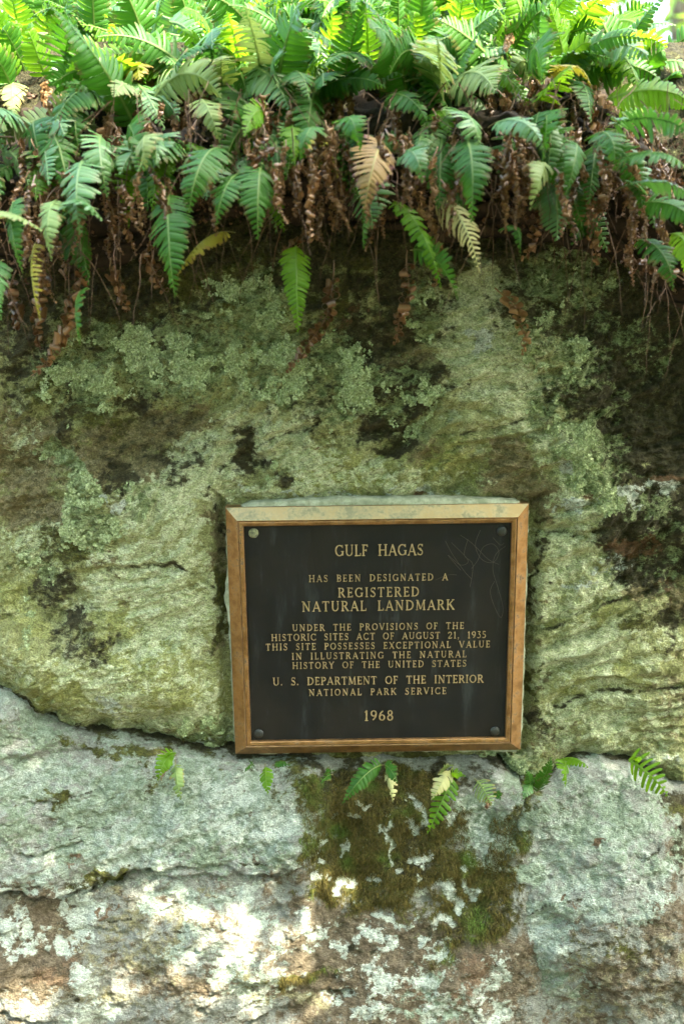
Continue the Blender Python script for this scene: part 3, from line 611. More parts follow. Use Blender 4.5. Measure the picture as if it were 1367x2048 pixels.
    G = {
        'A': (.86, [bar(.12, 0, .44, 1, t), bar(.42, 1, .76, 0, T), bar(.22, .33, .64, .33, t)] + foot(.12, e, .12) + foot(.76, e, .12)),
        'B': (.70, stem(.18) + arc(.34, .75, .24, .20, -90, 90, T, t, 8) + arc(.34, .28, .27, .235, -90, 90, T, t, 8) + [bar(.18, .95, .36, .95, t), bar(.18, .52, .36, .52, t), bar(.18, .05, .36, .05, t)]),
        'C': (.84, arc(.46, .5, .36, .45, 48, 312, T, t, 14) + [bar(.74, .98, .74, .70, t), bar(.74, .28, .74, .04, t)]),
        'D': (.88, stem(.18) + arc(.34, .5, .42, .445, -90, 90, T, t, 12) + [bar(.18, .945, .36, .945, t), bar(.18, .055, .36, .055, t)]),
        'E': (.66, stem(.18) + [bar(.18, .95, .58, .95, t), bar(.18, .5, .48, .5, t), bar(.18, .05, .60, .05, t), bar(.57, .99, .57, .80, t), bar(.59, .02, .59, .22, t), bar(.47, .6, .47, .4, t)]),
        'F': (.62, stem(.18) + [bar(.18, .95, .56, .95, t), bar(.18, .5, .46, .5, t), bar(.55, .99, .55, .78, t), bar(.45, .6, .45, .4, t)]),
        'G': (.90, arc(.46, .5, .36, .45, 48, 318, T, t, 14) + [bar(.76, .06, .76, .45, T), bar(.60, .43, .88, .43, sf), bar(.74, .98, .74, .72, t)]),
        'H': (.92, stem(.18) + stem(.74) + [bar(.18, .5, .74, .5, t)]),
        'I': (.38, stem(.19)),
        'K': (.84, stem(.18) + [bar(.22, .42, .70, .96, t), bar(.36, .58, .74, .03, T)] + foot(.70, 1 - e, .12) + foot(.74, e, .12)),
        'L': (.64, stem(.18) + [bar(.18, .05, .60, .05, t), bar(.59, .02, .59, .26, t)]),
        'M': (1.04, [bar(.16, 0, .20, 1, t), bar(.20, .98, .52, .08, T), bar(.52, .08, .84, .98, t), bar(.84, 1, .88, 0, T)] + foot(.16, e, .12) + foot(.88, e, .13) + foot(.14, 1 - e, .08) + foot(.90, 1 - e, .08)),
        'N': (.92, [bar(.18, 0, .18, 1, t), bar(.18, .97, .74, .03, T), bar(.74, 0, .74, 1, t)] + foot(.18, e, .12) + foot(.74, 1 - e, .13) + foot(.12, 1 - e, .10)),
        'O': (.92, arc(.46, .5, .36, .45, 0, 360, T, t, 20)),
        'P': (.68, stem(.18) + arc(.34, .72, .26, .23, -90, 90, T, t, 8) + [bar(.18, .95, .36, .95, t), bar(.18, .49, .36, .49, t)]),
        'R': (.80, stem(.18) + arc(.34, .73, .25, .22, -90, 90, T, t, 8) + [bar(.18, .95, .36, .95, t), bar(.18, .51, .36, .51, t), bar(.38, .50, .70, .03, T)] + foot(.71, e, .11)),
        'S': (.62, arc(.31, .735, .20, .215, 30, 270, t * 1.1, t * 1.1, 9) + arc(.31, .265, .21, .225, 90, -150, t * 1.2, t * 1.2, 9) + [bar(.31, .62, .40, .40, T * 1.0), bar(.22, .62, .42, .42, T * 1.05), bar(.51, .98, .51, .76, t), bar(.09, .24, .09, .02, t)]),
        'T': (.76, [bar(.38, 0, .38, 1, T), bar(.06, .95, .70, .95, t), bar(.07, .99, .07, .78, t), bar(.69, .99, .69, .78, t)] + foot(.38, e, .15)),
        'U': (.88, [bar(.18, 1, .18, .34, T), bar(.70, 1, .70, .34, t)] + arc(.44, .34, .26, .29, 180, 360, T * .9, t, 10) + foot(.18, 1 - e, .14) + foot(.70, 1 - e, .12)),
        'V': (.84, [bar(.10, 1, .43, .02, T), bar(.43, .02, .74, 1, t)] + foot(.10, 1 - e, .12) + foot(.74, 1 - e, .12)),
        'X': (.82, [bar(.12, 1, .70, 0, T), bar(.70, 1, .12, 0, t)] + foot(.12, 1 - e, .12) + foot(.70, 1 - e, .11) + foot(.12, e, .11) + foot(.70, e, .12)),
        'Y': (.80, [bar(.10, 1, .40, .46, T), bar(.70, 1, .40, .46, t), bar(.40, .5, .40, 0, T)] + foot(.10, 1 - e, .12) + foot(.70, 1 - e, .11) + foot(.40, e, .15)),
        '1': (.48, [bar(.26, 0, .26, 1, T), bar(.10, .80, .26, .97, t)] + foot(.26, e, .16)),
        '2': (.64, arc(.30, .70, .22, .25, 170, -30, T * .9, t, 10) + [bar(.48, .58, .10, .08, t), bar(.07, .05, .58, .05, T * .8), bar(.57, .04, .57, .22, t)]),
        '3': (.60, [bar(.10, .95, .50, .95, t), bar(.48, .95, .26, .60, t)] + arc(.26, .32, .24, .28, 90, -140, T, t, 10)),
        '5': (.60, [bar(.16, .95, .52, .95, T * .8), bar(.16, .97, .13, .55, t)] + arc(.26, .32, .24, .27, 120, -140, T, t, 10)),
        '6': (.66, arc(.33, .30, .23, .25, 0, 360, T, t, 14) + arc(.62, .30, .52, .66, 180, 112, T, t, 8)),
        '8': (.62, arc(.31, .74, .18, .20, 0, 360, T * .9, t, 12) + arc(.31, .27, .22, .23, 0, 360, T, t, 14)),
        '9': (.66, arc(.33, .70, .23, .25, 0, 360, T, t, 14) + arc(.04, .70, .52, .66, 0, -68, T, t, 8)),
        '.': (.30, arc(.14, .09, .045, .045, 0, 360, .09, .09, 6)),
        ',': (.30, arc(.14, .09, .045, .045, 0, 360, .09, .09, 6) + [bar(.18, .08, .08, -.16, .08)]),
    }
    lines = [('GULF HAGAS', 669, 846, 1101, 23), ('HAS BEEN DESIGNATED A', 617, 895, 1157, 14), ('REGISTERED', 675, 838, 1185, 19.5), ('NATURAL LANDMARK', 603, 908, 1213, 20.5),
             ('UNDER THE PROVISIONS OF THE', 584, 927, 1255.5, 13.5), ('HISTORIC SITES ACT OF AUGUST 21, 1935', 542, 971, 1275, 13.8), ('THIS SITE POSSESSES EXCEPTIONAL VALUE', 531, 979, 1294, 13.5),
             ('IN ILLUSTRATING THE NATURAL', 583, 932, 1312.5, 13.5), ('HISTORY OF THE UNITED STATES', 584, 932, 1331, 13.5), ('U. S. DEPARTMENT OF THE INTERIOR', 545, 966, 1363, 16), ('NATIONAL PARK SERVICE', 617, 892, 1385, 13.5), ('1968', 727, 786, 1431, 21)]
    lm = metal('bronze_letters', (0.39, 0.30, 0.165), (0.26, 0.195, 0.10), 0.42, 0.3, 160, bump=0.05)
    ls = metal('bronze_letter_sides', (0.10, 0.060, 0.025), (0.05, 0.034, 0.018), 0.5, 0.3, 160, bump=0.05)
    for txt, xl, xr, yc, cap in lines:
        u0, v0 = pp(xl, yc); u1, v1 = pp(xr, yc); _, vt = pp(xl, yc - cap / 2); _, vb = pp(xl, yc + cap / 2)
        ch = vt - vb
        adv = sum((0.85 if c == ' ' else G[c][0]) for c in txt); gaps = len(txt) - 1
        # natural width plus letter spacing chosen to fill the measured line
        sx = ch * 0.92; sp = (u1 - u0 - adv * sx) / gaps
        if sp < 0.05 * ch: sx = (u1 - u0) / (adv + 0.05 * gaps); sp = 0.05 * sx
        V, F, mi = [], [], []; cur = u0; k = 0
        for c in txt:
            if c == ' ': cur += 0.85 * sx + sp; continue
            gw, polys = G[c]
            for pi, poly in enumerate(polys):
                dz = -0.0017 - 0.00004 * (k % 7); k += 1
                cxm = sum(p[0] for p in poly) / 4; cym = sum(p[1] for p in poly) / 4
                b = len(V)
                for q, y in ((1.0, 0.0004), (0.86, dz)):
                    for (px_, py_) in poly:
                        V.append(Rp(cur + (cxm + (px_ - cxm) * (q if q == 1 else 0.94)) * sx, v0 - ch / 2 + (cym + (py_ - cym) * (q if q == 1 else 0.94)) * ch, YP + y))
                F.append((b + 4, b + 5, b + 6, b + 7))
                for j in range(4): F.append((b + j, b + (j + 1) % 4, b + 4 + (j + 1) % 4, b + 4 + j))
                mi += [0, 1, 1, 1, 1]
            cur += gw * sx + sp
        mesh_obj('lettering', V, F, [lm, ls], root, midx=mi)
    # ---- corner bolts
    bm_ = metal('bronze_bolt', (0.014, 0.018, 0.018), (0.026, 0.030, 0.028), 0.42, 0.3, 120)
    bl = metal('bolt_lichen', (0.20, 0.21, 0.11), (0.07, 0.075, 0.05), 0.8, 0.0, 200)
    for i, (X, Y) in enumerate([(507, 1066), (1003, 1062), (517, 1467), (989, 1462)]):
        u, v = pp(X, Y); V, F = [], []; R = 0.0086
        rings = [(1.0, 0.0002), (1.0, -.0022), (.86, -.0032), (.5, -.0042)]
        for rr, y in rings:
            for j in range(20): V.append(Rp(u + R * rr * math.cos(j * math.pi / 10), v + R * rr * math.sin(j * math.pi / 10), YP + y))
        for k in range(3):
            for j in range(20): F.append((k * 20 + j, k * 20 + (j + 1) % 20, (k + 1) * 20 + (j + 1) % 20, (k + 1) * 20 + j))
        F.append(tuple(60 + j for j in range(20)))
        o = mesh_obj('bolt', V, F, bl if i == 0 else bm_, root, smooth=True)
        if i == 0: o['label'] = 'bolt crusted with pale lichen'
    # ---- scratched scrawl in the upper right of the panel
    V, F = [], []
    def scr(pts, w_=0.0007):
        c = []
        for i in range(len(pts) - 1):
            p0, p1, p2, p3 = pts[max(i - 1, 0)], pts[i], pts[i + 1], pts[min(i + 2, len(pts) - 1)]
            for s in np.linspace(0, 1, 6, endpoint=False):
                c.append([0.5 * (2 * p1[q] + (p2[q] - p0[q]) * s + (2 * p0[q] - 5 * p1[q] + 4 * p2[q] - p3[q]) * s * s + (3 * p1[q] - p0[q] - 3 * p2[q] + p3[q]) * s ** 3) for q in (0, 1)])
        c = [pp(*q) for q in c]; b = len(V)
        for i, (u, v) in enumerate(c):
            q0, q1 = c[max(i - 1, 0)], c[min(i + 1, len(c) - 1)]; dx, dy = q1[0] - q0[0], q1[1] - q0[1]; L = math.hypot(dx, dy) + 1e-9
            for s in (-1, 1): V.append(Rp(u - dy / L * w_ / 2 * s, v + dx / L * w_ / 2 * s, YP - .00025))
        F.extend([(b + 2 * i, b + 2 * i + 1, b + 2 * i + 3, b + 2 * i + 2) for i in range(len(c) - 1)])
    scr([(890, 1082), (905, 1110), (930, 1145), (945, 1160)]); scr([(902, 1085), (935, 1120), (920, 1130), (895, 1110), (925, 1145)])
    scr([(960, 1060), (950, 1090), (962, 1118), (985, 1125), (997, 1105), (985, 1088), (965, 1095), (955, 1120), (940, 1140)]); scr([(920, 1070), (945, 1088), (975, 1118), (1000, 1130)])
    scr([(1010, 1092), (990, 1110), (985, 1140), (995, 1175), (1005, 1215), (1000, 1235), (985, 1205), (980, 1180), (990, 1160)]); scr([(870, 1160), (895, 1150), (915, 1150)]); scr([(985, 1075), (1000, 1090), (1008, 1085)]); scr([(935, 1078), (928, 1110), (945, 1130), (938, 1180)])
    mesh_obj('scratches', V, F, plain_material('scratch_grey', (0.055, 0.046, 0.036), (0.035, 0.030, 0.024), 90, 0.6), root)
    # ---- mortar bed behind the plaque: its own cast thing
    V, F = [], []
    outer = [(482, 1012), (500, 1003), (560, 999), (620, 996), (700, 994), (780, 992), (860, 993), (930, 993), (1000, 996), (1030, 998), (1046, 1006), (1056, 1020), (1052, 1150), (1049, 1300), (1043, 1450), (1040, 1490), (1030, 1500), (900, 1500), (700, 1500), (560, 1504), (520, 1506), (480, 1500), (470, 1490), (464, 1400), (458, 1250), (448, 1190), (455, 1140), (452, 1060), (462, 1020)]
    c = []
    for (x0, y0), (x1, y1) in zip(outer, outer[1:] + outer[:1]):
        m = max(2, int(math.hypot(x1 - x0, y1 - y0) / 12))
        for i in range(m): c.append((x0 + (x1 - x0) * i / m + random.uniform(-1.6, 1.6), y0 + (y1 - y0) * i / m + random.uniform(-1.6, 1.6)))
    m = len(c)
    for sc_, y in ((1.0, .012), (1.0, -.004), (.992, -.0095), (.94, -.0085)):
        for X, Y in c:
            p = at(755 + (X - 755) * sc_, 1255 + (Y - 1255) * sc_, 0); V.append((p[0], y + random.uniform(-.0012, .0012), p[2]))
    for k in range(3):
        for j in range(m): F.append((k * m + j, k * m + (j + 1) % m, (k + 1) * m + (j + 1) % m, (k + 1) * m + j))
    mo = mesh_obj('mortar_bed', V, F, plain_material('mortar', (0.22, 0.25, 0.17), (0.42, 0.45, 0.34), 60, 0.9, bump=1.0, spec=0.2), smooth=True)
    tag(mo, 'thin pale mortar bed showing above the top edge of the plaque', 'mortar')
plaque()

# ------------------------------------------------------------------ fern mat on top: soil bank
lipX = [p[0] for p in LIP]; lipY = [p[1] for p in LIP]
def zlip(x):
    X, _ = px(x, -0.05 + 0 * x, 0.65 + 0 * x)
    Yl = np.interp(X, lipX, lipY)
    p = cf[:, None] + cr[:, None] * ((X.ravel() - 683.5) / FPX) + cu[:, None] * ((1024 - Yl.ravel()) / FPX)
    k = (-0.05 - CAM[1]) / p[1]
    return (CAM[2] + p[2] * k).reshape(np.shape(x))
def crest(x): return np.interp(x, [-1.7, -0.9, 0.30, 0.44, 0.56, 0.75, 1.2, 1.7], [0.95, 1.14, 1.16, 1.15, 0.95, 0.70, 0.35, 0.2])
PROF = [(0.00, 0.06, -0.03, 0), (0.08, 0.0, 0.02, 0), (0.18, -0.025, 0.06, 0), (0.28, -0.055, 0.11, 0), (0.38, -0.05, 0.165, 0), (0.52, 0.10, 0.0, 0.68), (0.68, 0.36, 0, 0.84), (0.82, 0.75, 0, 1.0), (0.92, 1.2, 0, 0.95), (1.0, 2.2, 0, -1.2)]
def bank_point(x, tt):
    x = np.asarray(x, float); tt = np.asarray(tt, float)
    zl = zlip(x); zc = crest(x); T_ = [p[0] for p in PROF]
    y = np.interp(tt, T_, [p[1] for p in PROF])
    zs = []
    for p in PROF:
        if p[3] == 0: zs.append(zl + p[2] * np.clip((zc - zl) / 0.5, 0.25, 1.1))
        elif p[3] < 0: zs.append(np.full_like(zl, -1.2))
        else:
            a = zl + 0.165 * np.clip((zc - zl) / 0.5, 0.25, 1.1); zs.append(a + (zc - a) * ((p[3] - 0.55) / 0.45))
    z = np.zeros_like(tt)
    for i in range(len(PROF) - 1):
        a, b = PROF[i][0], PROF[i + 1][0]; f = np.clip((tt - a) / (b - a), 0, 1)
        z = np.where((tt >= a) & (tt <= b), zs[i] * (1 - f) + zs[i + 1] * f, z)
    return y, z
def bank_y(X, Y):
    """depth at which the sight line X, Y meets the bank"""
    y_ = 0.0
    for t in np.linspace(0.12, 0.82, 71):
        x = at(X, Y, y_)[0]; yy, z = bank_point(np.array([x]), np.array([t])); y_ = float(yy[0])
        if px(x, y_, float(z[0]))[1] <= Y: break
    return y_
def soil_bank():
    xs = np.arange(-1.7, 1.7, 0.012); ts = np.arange(0, 1.0001, 0.008)
    x, tt = np.meshgrid(xs, ts)
    y, z = bank_point(x, tt)
    for _ in range(6):
        y[1:-1] = (y[:-2] + y[1:-1] * 2 + y[2:]) / 4; z[1:-1] = (z[:-2] + z[1:-1] * 2 + z[2:]) / 4
    n = 0.030 * fbm(x * 6, tt * 12, 400, 4, .6) + 0.010 * fbm(x * 40, tt * 60, 410, 3)
    y = y - n; z = z + n * 0.6
    z = z - 0.9 * np.clip(np.abs(x) - 1.25, 0, 1) ** 2 * 3 * sstep(.2, .4, tt); y = y + 0.5 * np.clip(np.abs(x) - 1.1, 0, 1) ** 2
    me, _ = grid_mesh('soil', np.stack([x, y, z], -1)[::-1])
    me.materials.append(M['soil'])
    o = bpy.data.objects.new('soil', me); COL.objects.link(o); tag(o, kind='structure')
soil_bank()

# ------------------------------------------------------------------ ferns
def bez(p0, p1, p2, p3, n):
    t = np.linspace(0, 1, n)[:, None]
    return (1 - t) ** 3 * p0 + 3 * (1 - t) ** 2 * t * p1 + 3 * (1 - t) * t ** 2 * p2 + t ** 3 * p3
def resample(C, n):
    s = np.concatenate([[0], np.cumsum(np.linalg.norm(np.diff(C, axis=0), axis=1))]); q = np.linspace(0, s[-1], n)
    return np.stack([np.interp(q, s, C[:, k]) for k in range(3)], -1), s[-1]
def tube(C, r0, r1, sides=5):
    V, F = [], []; n = len(C)
    for i in range(n):
        tg = C[min(i + 1, n - 1)] - C[max(i - 1, 0)]; tg = tg / (np.linalg.norm(tg) + 1e-9)
        a = np.cross(tg, [0.3, 0.9, 0.2]); a /= np.linalg.norm(a) + 1e-9; b = np.cross(tg, a); r = r0 + (r1 - r0) * i / (n - 1)
        for j in range(sides): V.append(C[i] + r * (a * math.cos(j * 2 * math.pi / sides) + b * math.sin(j * 2 * math.pi / sides)))
    for i in range(n - 1):
        for j in range(sides): F.append((i * sides + j, i * sides + (j + 1) % sides, (i + 1) * sides + (j + 1) % sides, (i + 1) * sides + j))
    return V, F
def frond(parent, C, width, mat, nrm, stalk=0.16, curl=0.25, pairs=None, gap=0.93, name='frond', label=None, cup=0.25, seed=0, shape='full'):
    """C: curve points base to tip; blade with pinnate lobes along it, plus the stalk as its child"""
    r = np.random.default_rng(seed)
    Cn, L = resample(np.asarray(C, float), 40)
    org = np.array(parent.matrix_world.translation) if False else np.array(parent.location)
    bl = L * (1 - stalk)
    pairs = pairs or int(np.clip(round(bl / 0.0078), 8, 24))
    V, F, ed, rb = [], [], [], []
    s0 = stalk; nrm0 = np.array(nrm, float); tws = r.normal(0, .75); twb = r.normal(0, .3)
    def pt(s):
        f = min(max(s, 0), 1) * 39; i = int(min(f, 38)); return Cn[i] + (Cn[i + 1] - Cn[i]) * (f - i)
    def tan(s):
        f = min(max(s, 0), 1) * 39; i = int(min(max(f, 1), 37)); d = Cn[i + 2 if i + 2 < 40 else 39] - Cn[i - 1]; return d / np.linalg.norm(d)
    def axes(s, tg):
        side = np.cross(tg, nrm0); side /= np.linalg.norm(side); n_ = np.cross(side, tg); a = twb + tws * s
        side = side * math.cos(a) + n_ * math.sin(a); return side, np.cross(side, tg)
    us = [0, .4, .72, .89, .97, 1.0]; ws = [1.06, 1.0, .94, .76, .48, .12]
    pitch = bl / pairs; dmg = r.choice([.02, .05, .15])
    for k in range(pairs):
        f = (k + 0.5) / pairs
        if shape == 'full': ln = (0.80 + 0.2 * min(1, f * 5)) * (1 if f < .36 else 1 - ((f - .36) / .64) ** 1.45 * .95)
        else: ln = math.sin(math.pi * (0.12 + 0.86 * f)) ** 0.8
        for sgn in (-1, 1):
            s = s0 + (1 - s0) * (k + 0.5 + 0.22 * sgn) / pairs
            P0 = pt(s); tg = tan(s); side, n_ = axes(s, tg)
            l_ = width / 2 * ln * r.uniform(.84, 1.08) * (r.uniform(.35, .8) if r.random() < dmg else 1)
            dr = side * sgn * 0.95 + tg * (0.10 + 0.30 * f) + n_ * r.normal(0, .10); dr /= np.linalg.norm(dr)
            wv = tg - dr * (tg @ dr); wv /= np.linalg.norm(wv)
            tw = r.normal(0, .18); wv = wv * math.cos(tw) + n_ * math.sin(tw)
            hw = pitch * 0.5 * gap * min(1, 0.45 + ln * .7)
            base = len(V); cl = curl * r.uniform(.4, 1.6)
            for u, wd in zip(us, ws):
                q = P0 + dr * l_ * u * (1 - 0.12 * cl * u * u) - n_ * l_ * (cl * u * u + cup * u * 0.6)
                q = q + tg * l_ * 0.10 * u * u
                for e_ in (-1, 0, 1):
                    V.append(q + wv * hw * wd * e_ - n_ * (abs(e_) * hw * 0.42)); ed.append(u if e_ == 0 else max(u, .35)); rb.append(0.0)
            for i in range(5):
                for j in range(2):
                    a = base + i * 3 + j; F.append((a, a + 1, a + 4, a + 3) if sgn > 0 else (a, a + 3, a + 4, a + 1))
    # web and midrib along the rachis
    base = len(V); m = 24
    for i in range(m):
        s = s0 + (1 - s0) * i / (m - 1); P0 = pt(s); tg = tan(s); side, n_ = axes(s, tg)
        hw = width * 0.045 * (1 - .8 * i / (m - 1))
        for e_ in (-1, 0, 1): V.append(P0 + side * hw * e_ - n_ * (-.0006 if e_ == 0 else .0003)); ed.append(0.0); rb.append(1.0 if e_ == 0 else .0)
    for i in range(m - 1):
        for j in range(2): a = base + i * 3 + j; F.append((a, a + 1, a + 4, a + 3))
    o = mesh_obj(name, V, F, mat, parent, smooth=True, origin=org)
    fattr(o.data, 'edge', ed); fattr(o.data, 'rib', rb)
    if label: o['label'] = label
    if stalk > 0.02:
        ns = max(4, int(40 * stalk) + 3)
        v, f = tube(Cn[:ns], 0.0011, 0.0008, 4); mesh_obj('stalk', v, f, M['stalk'], o, smooth=True, origin=org)
    return o
def withered(parent, C, mat, size=0.011, seed=0, label=None):
    """dried frond: rachis hung with tightly curled pinnae, one mesh"""
    r = np.random.default_rng(seed); Cn, L = resample(np.asarray(C, float), 30); org = np.array(parent.location)
    Cn = Cn + np.stack([0.003 * np.sin(np.linspace(0, r.uniform(6, 14), 30) + r.uniform(0, 6)), 0.003 * np.cos(np.linspace(0, 9, 30) + r.uniform(0, 6)), np.zeros(30)], -1)
    V, F = tube(Cn, 0.0013, 0.0006, 4); ed = [0.0] * len(V)
    n = int(L * 0.86 / (size * 0.25))
    for k in range(n):
        s = 0.14 + 0.86 * (k + .5) / n; f = s * 29; i = int(min(f, 28)); P0 = Cn[i] + (Cn[i + 1] - Cn[i]) * (f - i)
        tg = Cn[i + 1] - Cn[i]; tg /= np.linalg.norm(tg)
        a = np.cross(tg, [0, -1, 0.2]); a /= np.linalg.norm(a); b = np.cross(tg, a)
        th = (0 if k % 2 else math.pi) + r.normal(0, .8)
        dr = a * math.cos(th) + b * math.sin(th)
        sz = size * r.uniform(.75, 1.2) * (1 if s < .7 else 1 - (s - .7) * 1.9); rad = sz * r.uniform(.24, .33); tot = r.uniform(4.2, 6.4); hw = sz * r.uniform(.24, .36)
        # each pinna rolls up around an axis lying across the rachis
        ax = np.cross(tg, dr) * math.cos(r.normal(0, .6)) + tg * .5 * r.normal(); ax /= np.linalg.norm(ax); q1 = np.cross(ax, dr); q1 /= np.linalg.norm(q1); flip = r.choice([-1, 1], p=[.25, .75])
        base = len(V)
        for q in range(8):
            ang = tot * q / 7; rr = rad * (1 - .07 * q)
            c = P0 + dr * (rad * .8 + rr * math.sin(ang - 1.2)) - q1 * flip * rr * (math.cos(ang - 1.2) - .36)
            w_ = hw * (.7, 1.0, 1.1, 1.1, 1, .9, .7, .35)[q]
            V.extend([c - ax * w_, c + ax * w_ + r.normal(0, .0003, 3)]); ed.extend([0, 0])
        F.extend([(base + 2 * q, base + 2 * q + 1, base + 2 * q + 3, base + 2 * q + 2) for q in range(7)])
    o = mesh_obj('withered_frond', V, F, mat, parent, smooth=True, origin=org)
    if label: o['label'] = label
    return o

CLUMPS = [  # photo x, y of the root, label
    (20, 60, 'sunlit lime green fern tuft in the top left corner'),
    (130, 60, 'bright upright fern tuft right of the top left corner'),
    (250, 70, 'fern with a brown crumpled leaf heap beneath it on the left crest'),
    (400, 60, 'fern with the big pale arched frond on the crest left of centre'),
    (530, 50, 'fern on the crest with a frost pale ragged frond reaching right'),
    (690, 70, 'fern with glowing yellow green upright fronds above the plaque'),
    (820, 70, 'fern with bright upright fronds just right of the top centre'),
    (950, 50, 'tall fern with a dark stalk and a yellow lobe on the right crest'),
    (1080, 50, 'dense backlit fern on the right crest before the gap of trees'),
    (1190, 110, 'lime green fern leaning to the right near the top right corner'),
    (1310, 230, 'fern with fronds pointing right in front of the blurred trees'),
    (40, 230, 'fern with a white sunlit frond at the left edge'),
    (140, 200, 'fern with dark teal fronds hanging near the left edge'),
    (260, 210, 'fern with a long pale yellow frond arching to the left'),
    (360, 240, 'fern with bluish white drooping fronds in the upper left'),
    (470, 210, 'fern with one broad dark green frond hanging left of centre'),
    (600, 220, 'fern with small green fronds over dark hollow near centre'),
    (740, 240, 'fern with the mauve and yellow dying frond above the plaque'),
    (860, 230, 'fern with a fine green frond beside pale curled leaves'),
    (960, 230, 'fern with a long green frond hanging right of centre'),
    (1060, 260, 'fern with a flat frond held out to the right over brown litter'),
    (1170, 290, 'fern with a sunlit withered frond tip on the right'),
    (1290, 380, 'fern with rows of glossy fronds reaching the right edge'),
    (70, 420, 'fern with short pale fronds low on the left edge'),
    (210, 380, 'fern with twin teal fronds above long brown streamers'),
    (340, 400, 'fern with a long speckled frond hanging over the rock at left'),
    (480, 370, 'fern with three fronds side by side above bare rock'),
    (600, 480, 'fern with a single bright frond hanging alone below the mat'),
    (830, 420, 'fern with a thin translucent frond trailing over pale rock'),
    (960, 440, 'fern with a cream curled skeleton frond over pale rock'),
    (1100, 440, 'fern with brown ropes of dead leaves hanging on the right'),
    (1330, 530, 'fern trailing down the right edge over dark rock'),
]
CL = []
for X, Y, lab in CLUMPS:
    y = bank_y(X, Y) - 0.01
    CL.append((X, Y, empty('fern', tuple(at(X, Y, y)), lab, 'fern', 'ferns on top of the boulder')))
def clump(X, Y): return min(CL, key=lambda c: (c[0] - X) ** 2 + ((c[1] - Y) * 1.2) ** 2)[2]
seedc = [100]
def nxt(): seedc[0] += 1; return seedc[0]
def arc_frond(b, tip, width_px, mat, yb_=None, yt=None, bulge=0.05, nrm=(0, -0.85, 0.5), rise=0.03, **kw):
    if yb_ is None:
        hang_ = tip[1] > b[1]
        yb_ = min(bank_y(b[0], min(b[1] + (0 if hang_ else 20), 420)), .5) - (.075 if hang_ and b[1] > 90 else .035); yt = yb_ - (.10 if hang_ else .05)
        yt = min(yt, bank_y(tip[0], min(tip[1], 420)) - .05)
    if b[1] < 260: width_px = width_px * (1 + max(yb_, -.1) / 1.7)
    p0, p3 = at(*b, yb_), at(*tip, yt)
    L = np.linalg.norm(p3 - p0)
    p1 = p0 + (p3 - p0) * .33 + np.array([0, -bulge * .6, rise]); p2 = p0 + (p3 - p0) * .70 + np.array([0, -bulge, rise * .9])
    n_ = np.array(nrm, float) + rng.normal(0, .12, 3); n_ /= np.linalg.norm(n_)
    root = kw.pop('root', None) or clump((b[0] + tip[0]) / 2, b[1] + 20)
    return frond(root, bez(p0, p1, p2, p3, 30), width_px * PXM * .95, M[mat], n_, seed=nxt(), **kw)
